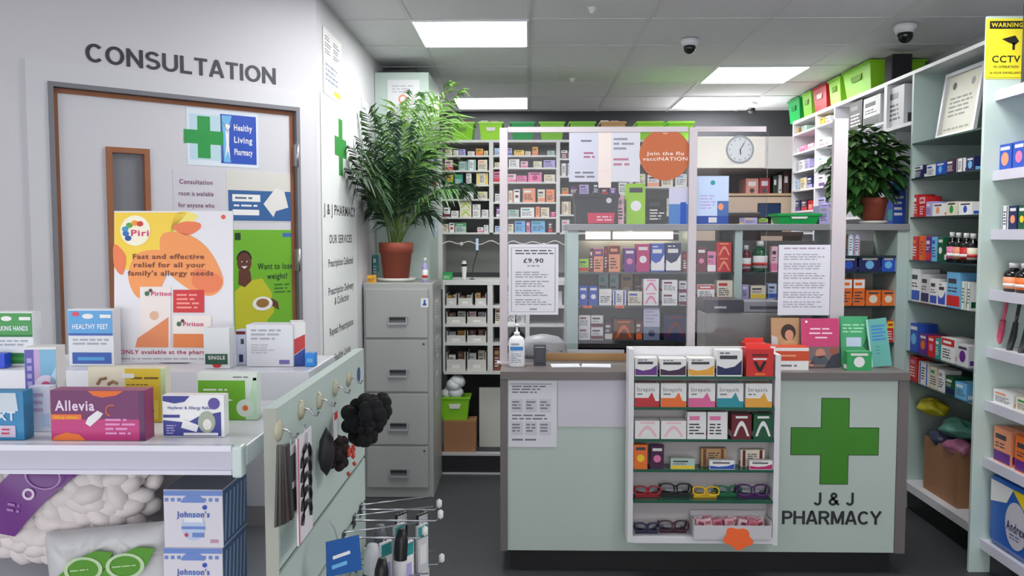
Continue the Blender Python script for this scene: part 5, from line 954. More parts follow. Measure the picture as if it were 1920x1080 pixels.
# toilet roll pack
z = NZ[7]; y1, y0 = yat(1846, xs+.02, .3), yat(1980, xs+.02, .3); y1 = min(y1, yp-.02); t = thing('toilet_roll_pack', 'large blue and white toilet roll pack with yellow corner at bottom right', 'toilet roll pack', (xs+.02, (y0+y1)/2, z+.0008), (0, 0, -R90)); w_ = y1-y0; h = .33
b = MB(); b.box(-w_/2, w_/2, 0, .3, 0, h, M((40,95,180), .3)); b.build('wrapper', t, bevel=.03)
b = MB(); b.poly([(-w_*.45,h*.62),(-w_*.45,h*.93),(-w_*.1,h*.93),(-w_*.2,h*.7)], -.0005, M('white', .3)); b.poly([(-w_*.12,h*.93),(w_*.45,h*.93),(w_*.45,h*.6),(w_*.1,h*.66)], -.0005, M((235,205,30), .3)); b.disc(-w_*.05, h*.45, h*.32, -.001, M((200,195,205), .3), sx=.8); b.text('Andrex', -w_*.05, h*.42, h*.13, M((25,35,90)), -.0016, wid=h*.44); b.lines(-w_*.05-h*.14, h*.24, -w_*.05+h*.14, h*.33, 2, M((90,100,150)), -.0016, seed=3); b.lines(w_*.1, h*.74, w_*.4, h*.84, 1, M((200,40,50)), -.001, seed=4); b.build('print', t)
# ---------------------------------------------------------------- foreground gondola (left)
SY = 1.2; ST = onY(230, 838, SY).z; xe = xat(463, SY, ST)
# right end bracket keeps clear of the slatwall panel
t = thing('shop_gondola', 'white shop gondola with boxes on its top shelf, front left', 'shelving', (0, 0, 0)); sw = M((228,228,234), .3); G0 = -1.6
YR, YL = 1.55, 1.76; LT = onY(545, 696, YR).z
MB().box(G0, xe-.004, SY+.012, YR, ST-.03, ST, sw).build('top_shelf', t, bevel=.002)
b = MB(); zb = onY(230, 892, SY).z; b.box(G0, xe-.02, SY-.004, SY+.006, zb+.008, ST+.003, M((196,194,208), .25)); b.box(G0, xe-.02, SY-.008, SY-.004, zb+.004, zb+.010, M((220,218,232), .2)); b.box(G0, xe-.02, SY-.008, SY-.004, ST-.004, ST+.004, M((230,230,240), .2)); b.build('price_rail', t)
MB().box(xe-.019, xe-.004, SY-.012, SY+.012, zb, ST+.004, M((205,220,216), .35)).build('end_bracket', t, bevel=.004)
MB().box(G0, xe, YR, YL, ST-.2, LT, sw).build('raised_ledge', t, bevel=.002)
MB().box(G0, xe, 1.6, 1.62, .1, ST-.2, M((200,196,196), .5)).build('back_panel', t)
LS = 1.0405
MB().box(G0, xe-.004, SY+.03, 1.6, LS-.025, LS, sw).build('lower_shelf', t); MB().box(G0, xe-.004, SY+.1, 1.6, 0, .1, M('darkgrey')).build('plinth', t)
MB().box(G0, xe-.004, SY, 1.6, .35, .375, sw).box(G0, xe-.004, SY, 1.6, .68, .705, sw).build('lower_shelf', t)
def fbox(name, l, cat, px0, px1, pyt, Y, d, c, draw, z=ST, rz=0, bev=.0012, g=None):
    x0, x1 = xat(px0, Y, z), xat(px1, Y, z); xm = (x0+x1)/2; w_ = (x1-x0); h = onY((px0+px1)/2, pyt, Y).z-z; b = MB(); b.box(-w_/2, w_/2, 0, d, 0, h, M(c, .35)); draw(b, w_, h, -.0004)
    if G0 < xm: pass
    return tag(b.build(name, None, (xm, Y, z+.0008), rz), l, cat, g)
def d_all(b, w, h, y):
    b.rect(-w*.498, 0, w*.498, h*.42, y+.0003, M((190,50,120), .35)); b.rect(-w*.498, h*.42, w*.498, h*.995, y+.0003, M((110,35,95), .35))
    b.poly([(-w*.1,h*.99),(w*.28,h*.99),(w*.2,h*.9),(w*.05,h*.86),(-w*.04,h*.9)], y, M('orange')); b.text('Allevia', -w*.24, h*.7, h*.2, M((235,215,235)), y-.0003, wid=w*.42); b.rect(-w*.49, h*.42, -w*.17, h*.52, y-.0003, M((240,120,60)))
    b.poly([(w*-.13,h*.34),(-w*.08,h*.28),(w*.03,h*.46),(w*.06,h*.54),(w*.0,h*.6),(-w*.1,h*.46)], y-.0005, M('white')); b.ring(w*.15, h*.6, h*.12, h*.02, y-.0005, M('orange'), a0=60, a1=250)
    b.lines(w*.08, h*.1, w*.42, h*.46, 4, M((225,150,200)), y-.0005, seed=2); b.poly([(-w*.49,0),(-w*.13,0),(-w*.2,h*.12),(-w*.34,h*.16),(-w*.46,h*.08)], y-.0004, M((235,120,50)))
    b.text('120mg tablets', -w*.34, h*.465, h*.05, M('yellow'), y-.0008, wid=w*.26); b.rect(w*.44, 0, w*.498, h*.99, y-.0002, M((90,30,85), .35))
fbox('medicine_carton', 'purple and pink allergy tablet carton at the front of the gondola shelf', 'carton', 97, 273, 733, 1.235, .03, (150,45,105), d_all)
def d_allb(b, w, h, y):
    n_ = M((55,60,140)); b.poly([(-w*.49,h*.98),(w*-.05,h*.98),(-w*.14,h*.84),(-w*.3,h*.8),(-w*.49,h*.86)], y, n_); b.text('Hayfever & Allergy Relief', -w*.05, h*.7, h*.07, M((90,95,160)), y, wid=w*.72); b.disc(w*.34, h*.8, h*.14, y, M((85,75,150)))
    b.poly([(-w*.49,h*.02),(w*.45,h*.02),(w*.45,h*.6),(w*.1,h*.5),(-w*.1,h*.34),(-w*.49,h*.4)], y, n_); b.rect(-w*.49, h*.46, -w*.22, h*.53, y, n_); b.poly([(-w*.2,h*.22),(w*.05,h*.12),(w*.09,h*.28),(-w*.16,h*.42)], y-.0004, M('white')); b.disc(w*.22, h*.36, h*.26, y-.0004, M((160,170,150)), sx=.8); b.disc(w*.23, h*.3, h*.13, y-.0008, M((225,220,215)), sx=.8); b.lines(-w*.44, h*.06, -w*.24, h*.3, 4, M('lilac'), y-.0004, seed=5); b.rect(w*-.16, h*.04, w*.4, h*.1, y-.0004, M('white'))
fbox('medicine_carton', 'white and navy allergy relief carton at the front right of the shelf', 'carton', 306, 421, 742, 1.26, .02, 'white', d_allb)
fbox('medicine_carton', 'blue and white carton with a pink panel cut by the left frame edge', 'carton', -50, 46, 735, 1.235, .025, (40,130,180), lambda b, w, h, y: (b.poly([(-w*.49,h*.5),(w*.4,h*.6),(w*.36,h*.97),(-w*.49,h*.97)], y, M((205,215,222))), b.text('EXT', w*.1, h*.5, h*.18, M((220,230,240)), y-.0004, wid=w*.5), b.rect(-w*.1, h*.06, w*.34, h*.3, y-.0004, M((205,190,210))), b.lines(-w*.06, h*.1, w*.3, h*.26, 2, M((190,60,90)), y-.0008, seed=4)))
def d_tp(b, w, h, y):
    b.rect(-w*.49, h*.0, -w*.2, h*.97, y, M((100,95,180))); b.rect(-w*.2, 0, -w*.02, h*.97, y, M((200,170,205))); b.rect(-w*.02, 0, w*.49, h*.97, y, M((130,185,215))); b.disc(w*.16, h*.5, h*.14, y-.0004, M((225,215,235))); b.disc(w*.16, h*.5, h*.06, y-.0008, M((200,80,120))); b.poly([(w*.1,h*.1),(w*.49,h*.3),(w*.49,h*.75),(w*.3,h*.6)], y-.0004, M((190,220,240)))
    for k in range(6): b.rect(-w*.42, h*(.3+.1*k), -w*.27, h*(.36+.1*k), y-.0004, M('lilac'))
fbox('toiletry_carton', 'upright lilac and sky blue carton behind the left front carton', 'carton', 52, 108, 652, 1.34, .035, 'white', d_tp, z=ST, rz=.12)
fbox('small_carton', 'small white carton with pale lilac print low on the shelf at left', 'carton', 56, 94, 726, 1.29, .02, (225,228,240), lambda b, w, h, y: (b.lines(-w*.4, h*.4, w*.4, h*.9, 3, M((190,170,205)), y, seed=5), b.rect(w*.1, h*.1, w*.49, h*.4, y, M('paleblue'))))
def d_yel(b, w, h, y):
    b.rect(-w*.02, 0, w*.44, h*.97, y, M((225,195,50))); b.lines(w*.06, h*.76, w*.42, h*.84, 1, M((120,90,20)), y-.0004, rag=.05, seed=11); b.lines(w*.0, h*.66, w*.3, h*.7, 1, M((120,90,20)), y-.0004, seed=4); b.tube([(-w*.38,y-.001,h*.68),(-w*.34,y-.001,h*.78),(-w*.26,y-.001,h*.8)], .0025, M((150,110,80)), 4); b.tube([(-w*.24,y-.001,h*.68),(-w*.18,y-.001,h*.74),(-w*.12,y-.001,h*.7)], .0025, M((150,110,80)), 4)
    b.rect(-w*.06, h*.8, w*.1, h*.88, y-.0006, M('white')); b.rect(w*.1, h*.06, w*.4, h*.4, y-.0004, M((238,215,90))); b.lines(w*.14, h*.1, w*.36, h*.3, 3, M((150,120,30)), y-.0008, seed=8); b.rect(w*.44, 0, w*.498, h*.97, y, M((190,215,160)))
fbox('medicine_carton', 'yellow and cream carton standing behind the purple allergy carton', 'carton', 168, 312, 689, 1.36, .02, (228,222,196), d_yel)
def d_grn(b, w, h, y):
    b.rect(-w*.49, 0, w*.3, h*.84, y, M((105,175,30))); b.poly([(w*.3,0),(w*.44,h*.9),(w*.49,h*.9),(w*.49,0)], y, M((190,225,190))); b.rect(-w*.49, h*.84, w*.49, h*.98, y, M((225,232,222))); b.lines(-w*.4, h*.6, w*.2, h*.68, 1, M('white'), y-.0004, seed=2); b.disc(w*.3, h*.25, h*.19, y-.0004, M((215,228,215))); b.disc(w*.3, h*.25, h*.06, y-.0008, M('orange')); b.lines(w*.1, h*.88, w*.45, h*.94, 1, grey2, y-.0004, seed=6); b.poly([(w*-.3,h*.3),(w*.1,h*.42),(-w*.2,h*.52)], y-.0004, M((235,245,230)))
fbox('medicine_carton', 'lime green and white carton at the right of the gondola shelf', 'carton', 372, 483, 700, 1.38, .02, (225,235,225), d_grn)
# ledge row
def peg(b, w, h, y, c1, c2, t1, t2):
    A = M(c1, .35); b.rect(-w*.49, h*.56, w*.49, h*.98, y, A); b.rect(-w*.49, h*.54, w*.49, h*.58, y-.0002, M(c2)); b.disc(-w*.05, h*.88, h*.045, y-.0004, M('white'), sx=2.2); b.rect(w*.22, h*.85, w*.46, h*.91, y-.0004, M('white')); b.text(t1, 0, h*.7, h*.085, M((235,240,250)), y-.0004, wid=w*.8)
    b.lines(-w*.4, h*.36, w*.42, h*.5, 2, M((165,170,180)), y, rag=.1, seed=4); b.rect(-w*.42 if t2 else -w*.3, h*.04, w*.45, h*.24, y, M(c2)); b.rect(-w*.3, h*.1, w*.3, h*.16, y-.0004, M(c1))
fbox('hand_cream_box', 'green and white hand cream box at the far left of the ledge', 'carton', -24, 64, 586, 1.6, .03, (225,228,230), lambda b, w, h, y: peg(b, w, h, y, (60,145,70), (40,120,60), 'WORKING HANDS', 0), z=LT)
fbox('foot_cream_box', 'blue and white foot cream box just left of the large show board', 'carton', 130, 214, 581, 1.6, .03, (225,228,232), lambda b, w, h, y: (peg(b, w, h, y, (85,160,215), (60,95,175), 'HEALTHY FEET', 1), b.disc(-w*.32, h*.92, h*.04, y-.0006, M((215,80,100)), sx=1.6)), z=LT)
fbox('carton', 'deep blue carton edge on the ledge at the far left', 'carton', -30, 9, 664, 1.57, .02, (35,70,200), lambda b, w, h, y: b.rect(-w*.2, h*.3, w*.2, h*.6, y, M('white')), z=LT)
def d_eye(b, w, h, y):
    i_ = M((170,172,182)); b.lines(-w*.4, h*.62, w*.3, h*.92, 3, i_, y, seed=4); b.lines(-w*.4, h*.3, w*.1, h*.55, 4, M((190,190,198)), y, seed=5); b.rect(w*.2, h*.06, w*.42, h*.16, y, M((120,105,170)))
o = fbox('medicine_carton', 'white carton with faint grey print beside the green poster', 'carton', 463, 550, 610, 1.6, .05, (224,225,230), d_eye, z=LT, rz=.0)
x = xat(561, 1.61, LT); b = MB(); b.box(-.012, .012, 0, .05, 0, .083, M('white', .35)); b.poly([(-.011,.02),(.011,.035),(.011,.06),(-.011,.05)], -.0004, M((200,60,60))); b.poly([(-.011,0),(.011,0),(.011,.034),(-.011,.018)], -.0004, M((50,80,160))); tag(b.build('medicine_carton', None, (x, 1.612, LT+.0008), .35), 'narrow white, red and blue carton right of the white carton', 'carton')
fbox('small_carton', 'small bright blue carton at the right end of the ledge', 'carton', 572, 590, 663, 1.6, .02, (40,140,225), lambda b, w, h, y: b.rect(-w*.3, h*.3, w*.3, h*.6, y, M('sky')), z=LT)
fbox('medicine_carton', 'white carton with a dark green label right of the large board', 'carton', 383, 431, 616, 1.575, .03, (222,226,226), lambda b, w, h, y: (b.rect(-w*.45, h*.1, w*.42, h*.36, y, M((30,85,60))), b.text('SINGLE', 0, h*.27, h*.09, M('white'), y-.0004, wid=w*.66), b.poly([(-w*.2,h*.1),(w*.2,h*.1),(w*.1,h*.02),(-w*.1,h*.02)], y, M('red'))), z=LT)
fbox('medicine_carton', 'pale blue carton with dark marks between the board and white carton', 'carton', 443, 462, 620, 1.62, .03, (205,212,230), lambda b, w, h, y: (b.rect(0, h*.6, w*.3, h*.75, y, M('darkgrey')), b.rect(-w*.2, h*.08, w*.2, h*.3, y, M('navy')), b.rect(-w*.45, h*.88, w*.45, h*.97, y, M('maroon'))), z=LT)
# show board
def d_piri(b, w, h, y):
    Y1, O1, O2 = M((242,205,60), .4), M((240,150,80), .4), M((232,120,70), .4)
    b.poly([(-w*.498,h*.99),(w*.12,h*.99),(w*.02,h*.9),(-w*.05,h*.76),(-w*.2,h*.6),(-w*.498,h*.62)], y, Y1)
    b.poly(spline([(-w*.02,h*.86),(w*.12,h*.9),(w*.2,h*.97),(w*.04,h*.99)]), y, M((240,225,120)))
    b.poly(spline([(w*.0,h*.9),(w*.1,h*.93),(w*.22,h*.92),(w*.22,h*.88),(w*.12,h*.84),(w*.02,h*.87)]), y-.0003, O2)
    pet = []
    for k in range(20): a = 2*math.pi*k/20; pet.append((w*.15+math.cos(a)*w*.2*math.cos(-.75)-math.sin(a)*h*.2*math.sin(-.75)*-.55, h*.66+math.cos(a)*w*.2*math.sin(-.75)+math.sin(a)*h*.17))
    b.poly(spline([(-w*.1,h*.84),(w*.1,h*.85),(w*.28,h*.76),(w*.4,h*.6),(w*.41,h*.5),(w*.3,h*.44),(w*.1,h*.5),(-w*.08,h*.64)]), y-.0003, O1)
    b.poly(spline([(w*.2,h*.62),(w*.39,h*.57),(w*.39,h*.49),(w*.28,h*.46),(w*.16,h*.52)]), y-.0006, O2)
    b.poly(spline([(-w*.3,h*.72),(-w*.05,h*.72),(-w*.1,h*.5),(-w*.28,h*.42),(-w*.38,h*.56)]), y-.0004, O1); b.poly(spline([(-w*.498,h*.78),(-w*.4,h*.7),(-w*.43,h*.58),(-w*.498,h*.64)]), y-.0005, O2)
    b.disc(-w*.32, h*.87, h*.1, y-.0006, M((245,240,215)))
    for k, (c, dx, dz) in enumerate((((40,110,180),-.4,.85),((60,150,190),-.405,.88),((90,160,60),-.37,.905),((240,150,40),-.325,.92),((210,50,60),-.28,.915),((30,80,150),-.38,.82))): b.disc(w*dx, h*dz, h*.018, y-.001, M(c), sx=1.2)
    b.text('Piri', -w*.28, h*.855, h*.04, M((210,40,110)), y-.001, wid=w*.15)
    br = M((120,60,40))
    for k, (s, ww) in enumerate((('Fast and effective', .6), ('relief for all your', .6), ("family's allergy needs", .72))): b.text(s, -w*.04+k*.002, h*(.7-.055*k), h*.032, br, y-.0012, wid=w*ww)
    b.disc(w*.42, h*.96, h*.015, y, M((230,90,60)))
    # packs on the print
    b.rect(-w*.28, h*.1, -w*.02, h*.5, y-.0008, M((235,225,220))); b.poly([(-w*.32,h*.1),(-w*.04,h*.1),(-w*.04,h*.3),(-w*.3,h*.16)], y-.0011, M((225,135,85))); b.disc(-w*.16, h*.31, h*.03, y-.0012, M((225,180,150)))
    b.rect(0, h*.33, w*.26, h*.48, y-.001, M((205,45,50))); b.lines(w*.03, h*.35, w*.22, h*.46, 4, M((240,150,140)), y-.0014, seed=3)
    b.rect(0, h*.1, w*.32, h*.31, y-.001, M((240,232,225))); b.rect(0, h*.1, w*.32, h*.19, y-.0013, M((228,130,70)))
    for dx, dz in ((-.17,.455),(.1,.255)): b.text('Piriton', w*(dx+.07), h*dz, h*.028, M((200,40,110)), y-.0016, wid=w*.17); b.disc(w*(dx-.05), h*dz, h*.016, y-.0016, M((60,110,70))); b.disc(w*(dx-.02), h*(dz+.02), h*.012, y-.0016, M((90,60,60)))
    b.text('ONLY available at the pharmacy', -w*.04, h*.07, h*.026, M((175,45,80)), y, wid=w*.82); b.lines(-w*.45, h*.015, w*.4, h*.035, 1, M((175,175,180)), y, rag=.05, seed=2)
x0, x1 = xat(216, 1.65, LT+.15), xat(438, 1.65, LT+.15); h = onY(325, 397, 1.65).z-LT
t = thing('show_board', 'large white, yellow and orange allergy relief show board on the ledge', 'poster board', ((x0+x1)/2, 1.64, LT+.002)); b = MB(); w_ = x1-x0; b.box(-w_/2, w_/2, -.003, 0, 0, h, M((226,224,228), .4)); d_piri(b, w_, h, -.003); b.build('board', t, (0, 0, 0), (-.06, 0, 0)); MB().box(-.03, .03, .001, .05, .0, .003, white).add([(-.02,.016,.18),(.02,.016,.18),(.02,.05,.003),(-.02,.05,.003)], [(0,1,2,3)], white).build('strut', t)
# price strip / clear film on the ledge by board
# ---- under the top shelf
def soap(z, l, px_, k):
    Y = 1.25; x0, x1 = xat(309, Y, z), xat(419, Y, z); w_ = x1-x0; h = .088; b = MB(); bl = M((110,140,205), .4); b.box(-w_/2, w_/2, 0, .11, 0, h, M((222,218,226), .4)); y = -.0004
    b.rect(-w_*.495, h*.9, w_*.495, h*.99, y, bl); 
    for q in range(9): b.rect(-w_*.48+q*w_*.107, h*.8, -w_*.48+q*w_*.107+w_*.06, h*.86, y, bl)
    b.poly([(w_*.2*math.cos(a*math.pi/10), h*.78+h*.14*math.sin(a*math.pi/10)) for a in range(11)], y-.0002, bl); b.text("Johnson's", 0, h*.58, h*.1, M((70,95,180)), y-.0006, wid=w_*.56)
    b.disc(0, h*.36, h*.24, y-.0002, M((190,205,232)), sx=.85); b.rect(-w_*.15, h*.44, w_*.16, h*.52, y-.0004, M((235,235,240))); b.rect(-w_*.2, h*.32, w_*.2, h*.37, y-.0005, bl); b.disc(-w_*.12, h*.22, h*.035, y-.0005, M((200,60,90))); b.rect(-w_*.02, h*.18, w_*.18, h*.26, y-.0005, bl); b.disc(w_*.2, h*.7, h*.04, y-.0006, M((40,80,180))); b.rect(w_*.28, h*.08, w_*.42, h*.14, y, M((200,150,170)))
    s = M((85,110,160), .4)
    b.box(w_/2-.0002, w_/2+.0004, .002, .108, .002, h-.002, s)
    for q in range(6): b.add([(w_/2+.0006, .004+q*.017, .008), (w_/2+.0006, .010+q*.017, .008), (w_/2+.0006, .02+q*.017*.98, h-.01), (w_/2+.0006, .014+q*.017*.98, h-.01)], [(0,1,2,3)], M((180,200,225), .4))
    b.box(-w_*.49, w_*.49, .002, .108, h, h+.0004, M((120,125,140), .4)); b.rect(0,0,0.001,0.001, .05, s)
    tag(b.build('cotton_bud_box', None, ((x0+x1)/2, Y, z), 0), l, 'carton', 'white and blue boxes under the gondola shelf')
soap(LS+.0892, 'upper white and blue box of the stack under the gondola shelf', 0, 0); soap(LS+.0006, 'lower white and blue box of the stack under the gondola shelf', 0, 1)
def pillow(name, l, cat, c, loc, s, rot, cells, amp, seed, kind=None, group=None, extra=None):
    R_ = random.Random(seed); t = thing(name, l, cat, loc, rot, group); b = MB(); n = 72; m_ = 56; pts = [(R_.uniform(-1,1), R_.uniform(-1,1)) for _ in range(cells)]; vs = []; fs = []
    def f(u, v):
        e = max(0, (1-u**4)*(1-v**4))**.5; d = sorted((u-a)**2+(v-c_)**2 for a, c_ in pts)[:2]; bump = (math.sqrt(d[1])-math.sqrt(d[0])); return e, bump
    for i in range(m_+1):
        for j in range(n+1):
            u, v = -1+2*j/n, -1+2*i/m_; e, bu = f(u, v); vs.append((u*s[0], -s[1]*e*(.75+amp*min(bu*5, 1)), v*s[2]+s[2]))
    for i in range(m_):
        for j in range(n): a = i*(n+1)+j; fs.append((a, a+1, a+n+2, a+n+1))
    k = len(vs); vs += [(x, -y*.5, z) for x, y, z in vs]; fs += [tuple(q+k for q in f_)[::-1] for f_ in fs]
    b.add(vs, fs, M(c, .4, var=.05, scale=30), True); b.build('wrapper', t)
    if extra: extra(t, s)
    return t
def purple(t, s):
    b = MB(); m = M((105,50,125), .35); V = []; F_ = []
    for i in range(9):
        for j in range(5):
            v = .05+1.0*i/8; u = -.95+.85*j/4*(.8+.2*math.cos(v*3))+.75*v*.55; e = max(0, (1-u**4)*(1-(v*2-1)**4))**.5 if v < 1 else 0; V.append((u*s[0], -s[1]*(e*1.03)-.002, v*2*s[2]*.95))
    for i in range(8):
        for j in range(4): a = i*5+j; F_.append((a, a+1, a+6, a+5))
    b.add(V, F_, m, True); y = -s[1]*1.04-.004
    b.build('purple_label', t); MB().ring(-s[0]*.16, s[2]*.95, .017, .006, y, M((215,190,220))).disc(-s[0]*.16, s[2]*.95, .008, y, M((215,190,220))).ring(-s[0]*.1, s[2]*1.36, .03, .002, y, M((215,190,220)), sx=1.3).build('label_emblem', t)
def cotton(name, l, loc, s, rot, seed, lab):
    R_ = random.Random(seed); t = thing(name, l, 'bag', loc, rot); b = MB(); m = M((222,214,212), .6, var=.03, scale=30); nx, nz = int(s[0]/.0125), int(s[2]/.011)
    core = [];
    for i in range(nz):
        for j in range(nx):
            u = -1+2*(j+.5*(i % 2)+.4)/nx; v = -1+2*(i+.5)/nz
            e = max(0, (1-u**4)*(1-v**4))**.5; rr = R_.uniform(.016, .022); cx, cy, cz = u*s[0]*.93, -s[1]*e*.8+.004*R_.random(), s[2]+v*s[2]*.88
            if e <= .05: continue
            T_ = Matrix.Translation((cx+R_.uniform(-.003,.003), cy+R_.uniform(-.004,.004), cz+R_.uniform(-.003,.003)))@Euler((R_.uniform(-1,1), R_.uniform(-1,1), 0)).to_matrix().to_4x4()
            b.lathe([(rr*max(.02, math.cos(math.radians(-90+22.5*k)))*(1+.08*math.sin(3*k)), rr*.8*math.sin(math.radians(-90+22.5*k))) for k in range(9)], m, 10, T=T_, sx=R_.uniform(1.0,1.7), sy=R_.uniform(.8,1.0))
    b.build('cotton_balls', t)
    if lab:
        V = []; F_ = []; pm = M((112,52,132), .35)
        for i in range(13):
            v = i/12; c0 = -.42+.62*v; hw = .30-.05*math.sin(v*3.1)
            for j in range(7):
                u = c0+hw*(j/3-1); vv = .30+.72*v; e = max(0, (1-u**4)*(1-(vv*2-1)**4))**.5; V.append((u*s[0], -s[1]*.8*e-.0195-.002*math.sin(7*u+5*v), vv*2*s[2]*.97))
        for i in range(12):
            for j in range(6): a = i*7+j; F_.append((a, a+1, a+8, a+7))
        MB().add(V, F_, pm, True).build('purple_label', t); y = -s[1]*.8-.0225
        MB().ring(-s[0]*.05, s[2]*1.28, .0095, .004, y, M((225,205,228))).lines(-s[0]*.22, s[2]*.95, -s[0]*.1, s[2]*1.12, 2, M((170,120,185)), y, seed=4).ring(s[0]*.05, s[2]*1.58, .02, .0016, y, M((190,150,205)), sx=1.4).build('label_emblem', t)
ph1 = xat(70, 1.36, 1.15)
cotton('cotton_wool_bag', 'big bag of white cotton wool balls with a purple label, lower left', (ph1, 1.37, LS+.02), (.17,.06,.105), (0, .2, .05), 3, True)
def greenl(t, s):
    for k, (cx, a) in enumerate(((-.25, .5), (.4, .5))):
        b = MB(); pts = [(s[0]*(cx+.55*x*math.cos(a)-.22*z*math.sin(a)), s[2]*(1.0+.9*(x*math.sin(a)+.42*z*math.cos(a)))) for x, z in ((-1,-.6),(-.3,-.9),(.5,-.8),(1,0),(.6,.8),(0,.9),(-.8,.5))]
        b.poly(pts, -s[1]*1.02-.002, M((85,150,40), .35), .002); b.build('green_label', t); b = MB(); b.ring(s[0]*cx, s[2]*1.0, .02, .004, -s[1]*1.02-.005, M((190,215,170)), sx=1.5); b.lines(s[0]*cx-.02, s[2]*.96, s[0]*cx+.02, s[2]*1.04, 1, M((190,215,170)), -s[1]*1.02-.005, seed=k); b.build('label_emblem', t)
pillow('nappy_bag', 'white bag with green leaf shaped labels beside the cotton wool bag', 'bag', (205,205,205), (xat(218, 1.3, 1.05), 1.3, LS+.0), (.1,.035,.052), (0, -.1, .0), 8, .15, 6, extra=greenl)
pillow('cotton_wool_bag', 'smaller pale clear cotton bag at the back under the shelf', 'bag', (196,192,192), (xat(235, 1.5, 1.1), 1.53, LS+.0), (.13,.04,.09), 0, 40, .25, 9)
# ---------------------------------------------------------------- slatwall end panel
PXX = -.378; pt = onY(483, 766, 1.2).z; YN, YFp = 1.2, yat(683, PXX+.02, pt-.01)
t = thing('slatwall_panel', 'mint slatwall panel at the gondola end hung with accessories', 'slatwall', (0, 0, 0)); th = .019; PF = PXX+th
xr = PF
pm_ = M((196,214,205), .4); al = M((60,62,64), .5)
gro = [1.112, 1.012, .912, .812, .712, .612]
zs = [pt]+gro+[0.1]
b = MB(); b.box(PXX, PF-.006, YN, YFp, 0, pt, pm_)
for k in range(len(gro)+1):
    z1 = pt if k == 0 else gro[k-1]-.004; z0 = (gro[k]+.004) if k < len(gro) else 0.0; b.box(PF-.006, PF, YN, YFp, z0, z1, pm_)
b.build('board', t); MB().box(PXX, PF, YN-.0012, YN-.0002, 0, pt, M((170,172,160), .5)).build('edge_strip', t)
b = MB()
for z in gro: b.box(PF-.0058, PF-.004, YN+.001, YFp, z-.004, z+.004, al)
b.build('slot_inserts', t)
P3 = lambda px, py, X=PF: onX(px, py, X)
# round hooks
hk = [(521,807),(563,768),(597,751),(627,727),(652,710)]
hp = []
for k, (px, py) in enumerate(hk):
    p = P3(px, py); hp.append(p); t = thing('suction_hook', f'clear round hook, {ORD[k]} from the near end on the slatwall panel', 'hook', (PF+.0004, p.y, p.z), R90, 'round hooks on the slatwall panel')
    MB().lathe([(.0155,-.001),(.015,.003),(.008,.006),(.001,.007)], M((190,186,160), .2), 20, T=Matrix.Rotation(R90, 4, 'X')).build('disc', t)
    MB().tube([(0,-.006,.002),(0,-.016,0),(0,-.02,-.008),(0,-.026,-.01),(0,-.029,-.003)], .0018, M('silver', .2, .8)).build('hook', t)
# hanging things: local frame x along panel (away), y toward panel (-y = to the room)
def hang(name, l, cat, p, off=.02): return thing(name, l, cat, (PF+off, p[1], p[2]), R90)
p = hp[0]; q = P3(513, 845, PF+.02); z1 = q.z; z0 = P3(513, 1000, PF+.02).z
t = hang('comb_set', 'fan of dark grey hair grips hanging from the nearest hook', 'hair grips', (0, yat(526, PF+.02, z1), z1)); L = z1-z0
for k in range(5):
    a = (k-2)*.08; c_ = MB(); c_.box(-.0055, .0055, -.003, .0, -L, 0, M([(52,48,46),(78,72,68)][k % 2], .4), T=Matrix.Translation((0, -.003*k+.004, 0))@Matrix.Rotation(-a, 4, 'Y')); c_.build('grip', t)
MB().tube([(0,-.003,0),(0,-.004,hp[0].z-z1-.008)], .0012, M('silver', .3, .5)).build('loop', t)
q = P3(546, 838, PF+.02); q2 = P3(546, 970, PF+.02); y0, y1 = yat(537, PF+.02, q.z), yat(553, PF+.02, q.z)
b = MB(); w_ = y1-y0; h = q.z-q2.z; b.box(-w_/2, w_/2, -.004, 0, -h, 0, M('palegrey')); b.rect(-w_*.45, -h*.95, w_*.45, -h*.6, -.004, M('black')); b.rect(-w_*.3, -h*.5, w_*.3, -h*.1, -.004, M('darkgrey')); b.tube([(0,-.002,0),(0,-.002,.022)], .001, M('silver', .3, .5)); tag(b.build('hanging_card', None, (PF+.018, (y0+y1)/2, q.z), R90), 'narrow grey and black hanging card behind the hair grips', 'card')
z1, z0 = P3(572, 810, PF+.028).z, P3(578, 1000, PF+.028).z; y0, y1 = yat(557, PF+.028, z1), yat(584, PF+.028, z1); w_ = y1-y0; h = z1-z0
t = hang('clip_card', 'long white card of black claw clips on the slatwall panel', 'hair clip card', (0, (y0+y1)/2, z0), .026); b = MB(); b.box(-w_/2, w_/2, -.002, 0, 0, h, M((232,228,232), .5)); b.rect(-w_*.48, 0, -w_*.4, h, -.002, M((210,120,140))); b.disc(w_*.1, h*.93, w_*.12, -.002, M((190,190,195))); b.tube([(0,-.001,h),(0,-.003,hp[1].z-z0-.004)], .0012, M('silver', .3, .5)); b.build('card', t)
for k in range(5):
    zc = h*(.7-.135*k); pts = [(w_*.3*math.cos(a*math.pi/7), -.003-.003*math.sin(a*math.pi/7), zc+w_*.36*math.sin(a*math.pi/7)) for a in range(8)]
    MB().tube(pts, .0028, M('black', .3), 6).build('hair_clip', t)
p = P3(612, 845, PF+.03); t = hang('eye_mask', 'black oval sleep mask hanging beside the white clip card', 'eye mask', (0, yat(612, PF+.03, p.z), P3(612, 893, PF+.03).z), .03)
hh = P3(612, 800, PF+.03).z-P3(612, 893, PF+.03).z
b = MB(); b.lathe([(.001,0),(.022,.015),(.03,hh*.4),(.024,hh*.75),(.001,hh)], M((26,26,30), .6), 18, sy=.4); b.build('body', t); MB().rect(-.008, hh*.75, .016, hh*1.25, -.014, M('palegrey'), .001).rect(-.006, hh*1.15, .014, hh*1.3, -.0155, M('red')).tube([(0,-.012,hh*1.3),(0,-.01,hh*1.5)], .0012, M('silver', .3, .5)).build('header_card', t)
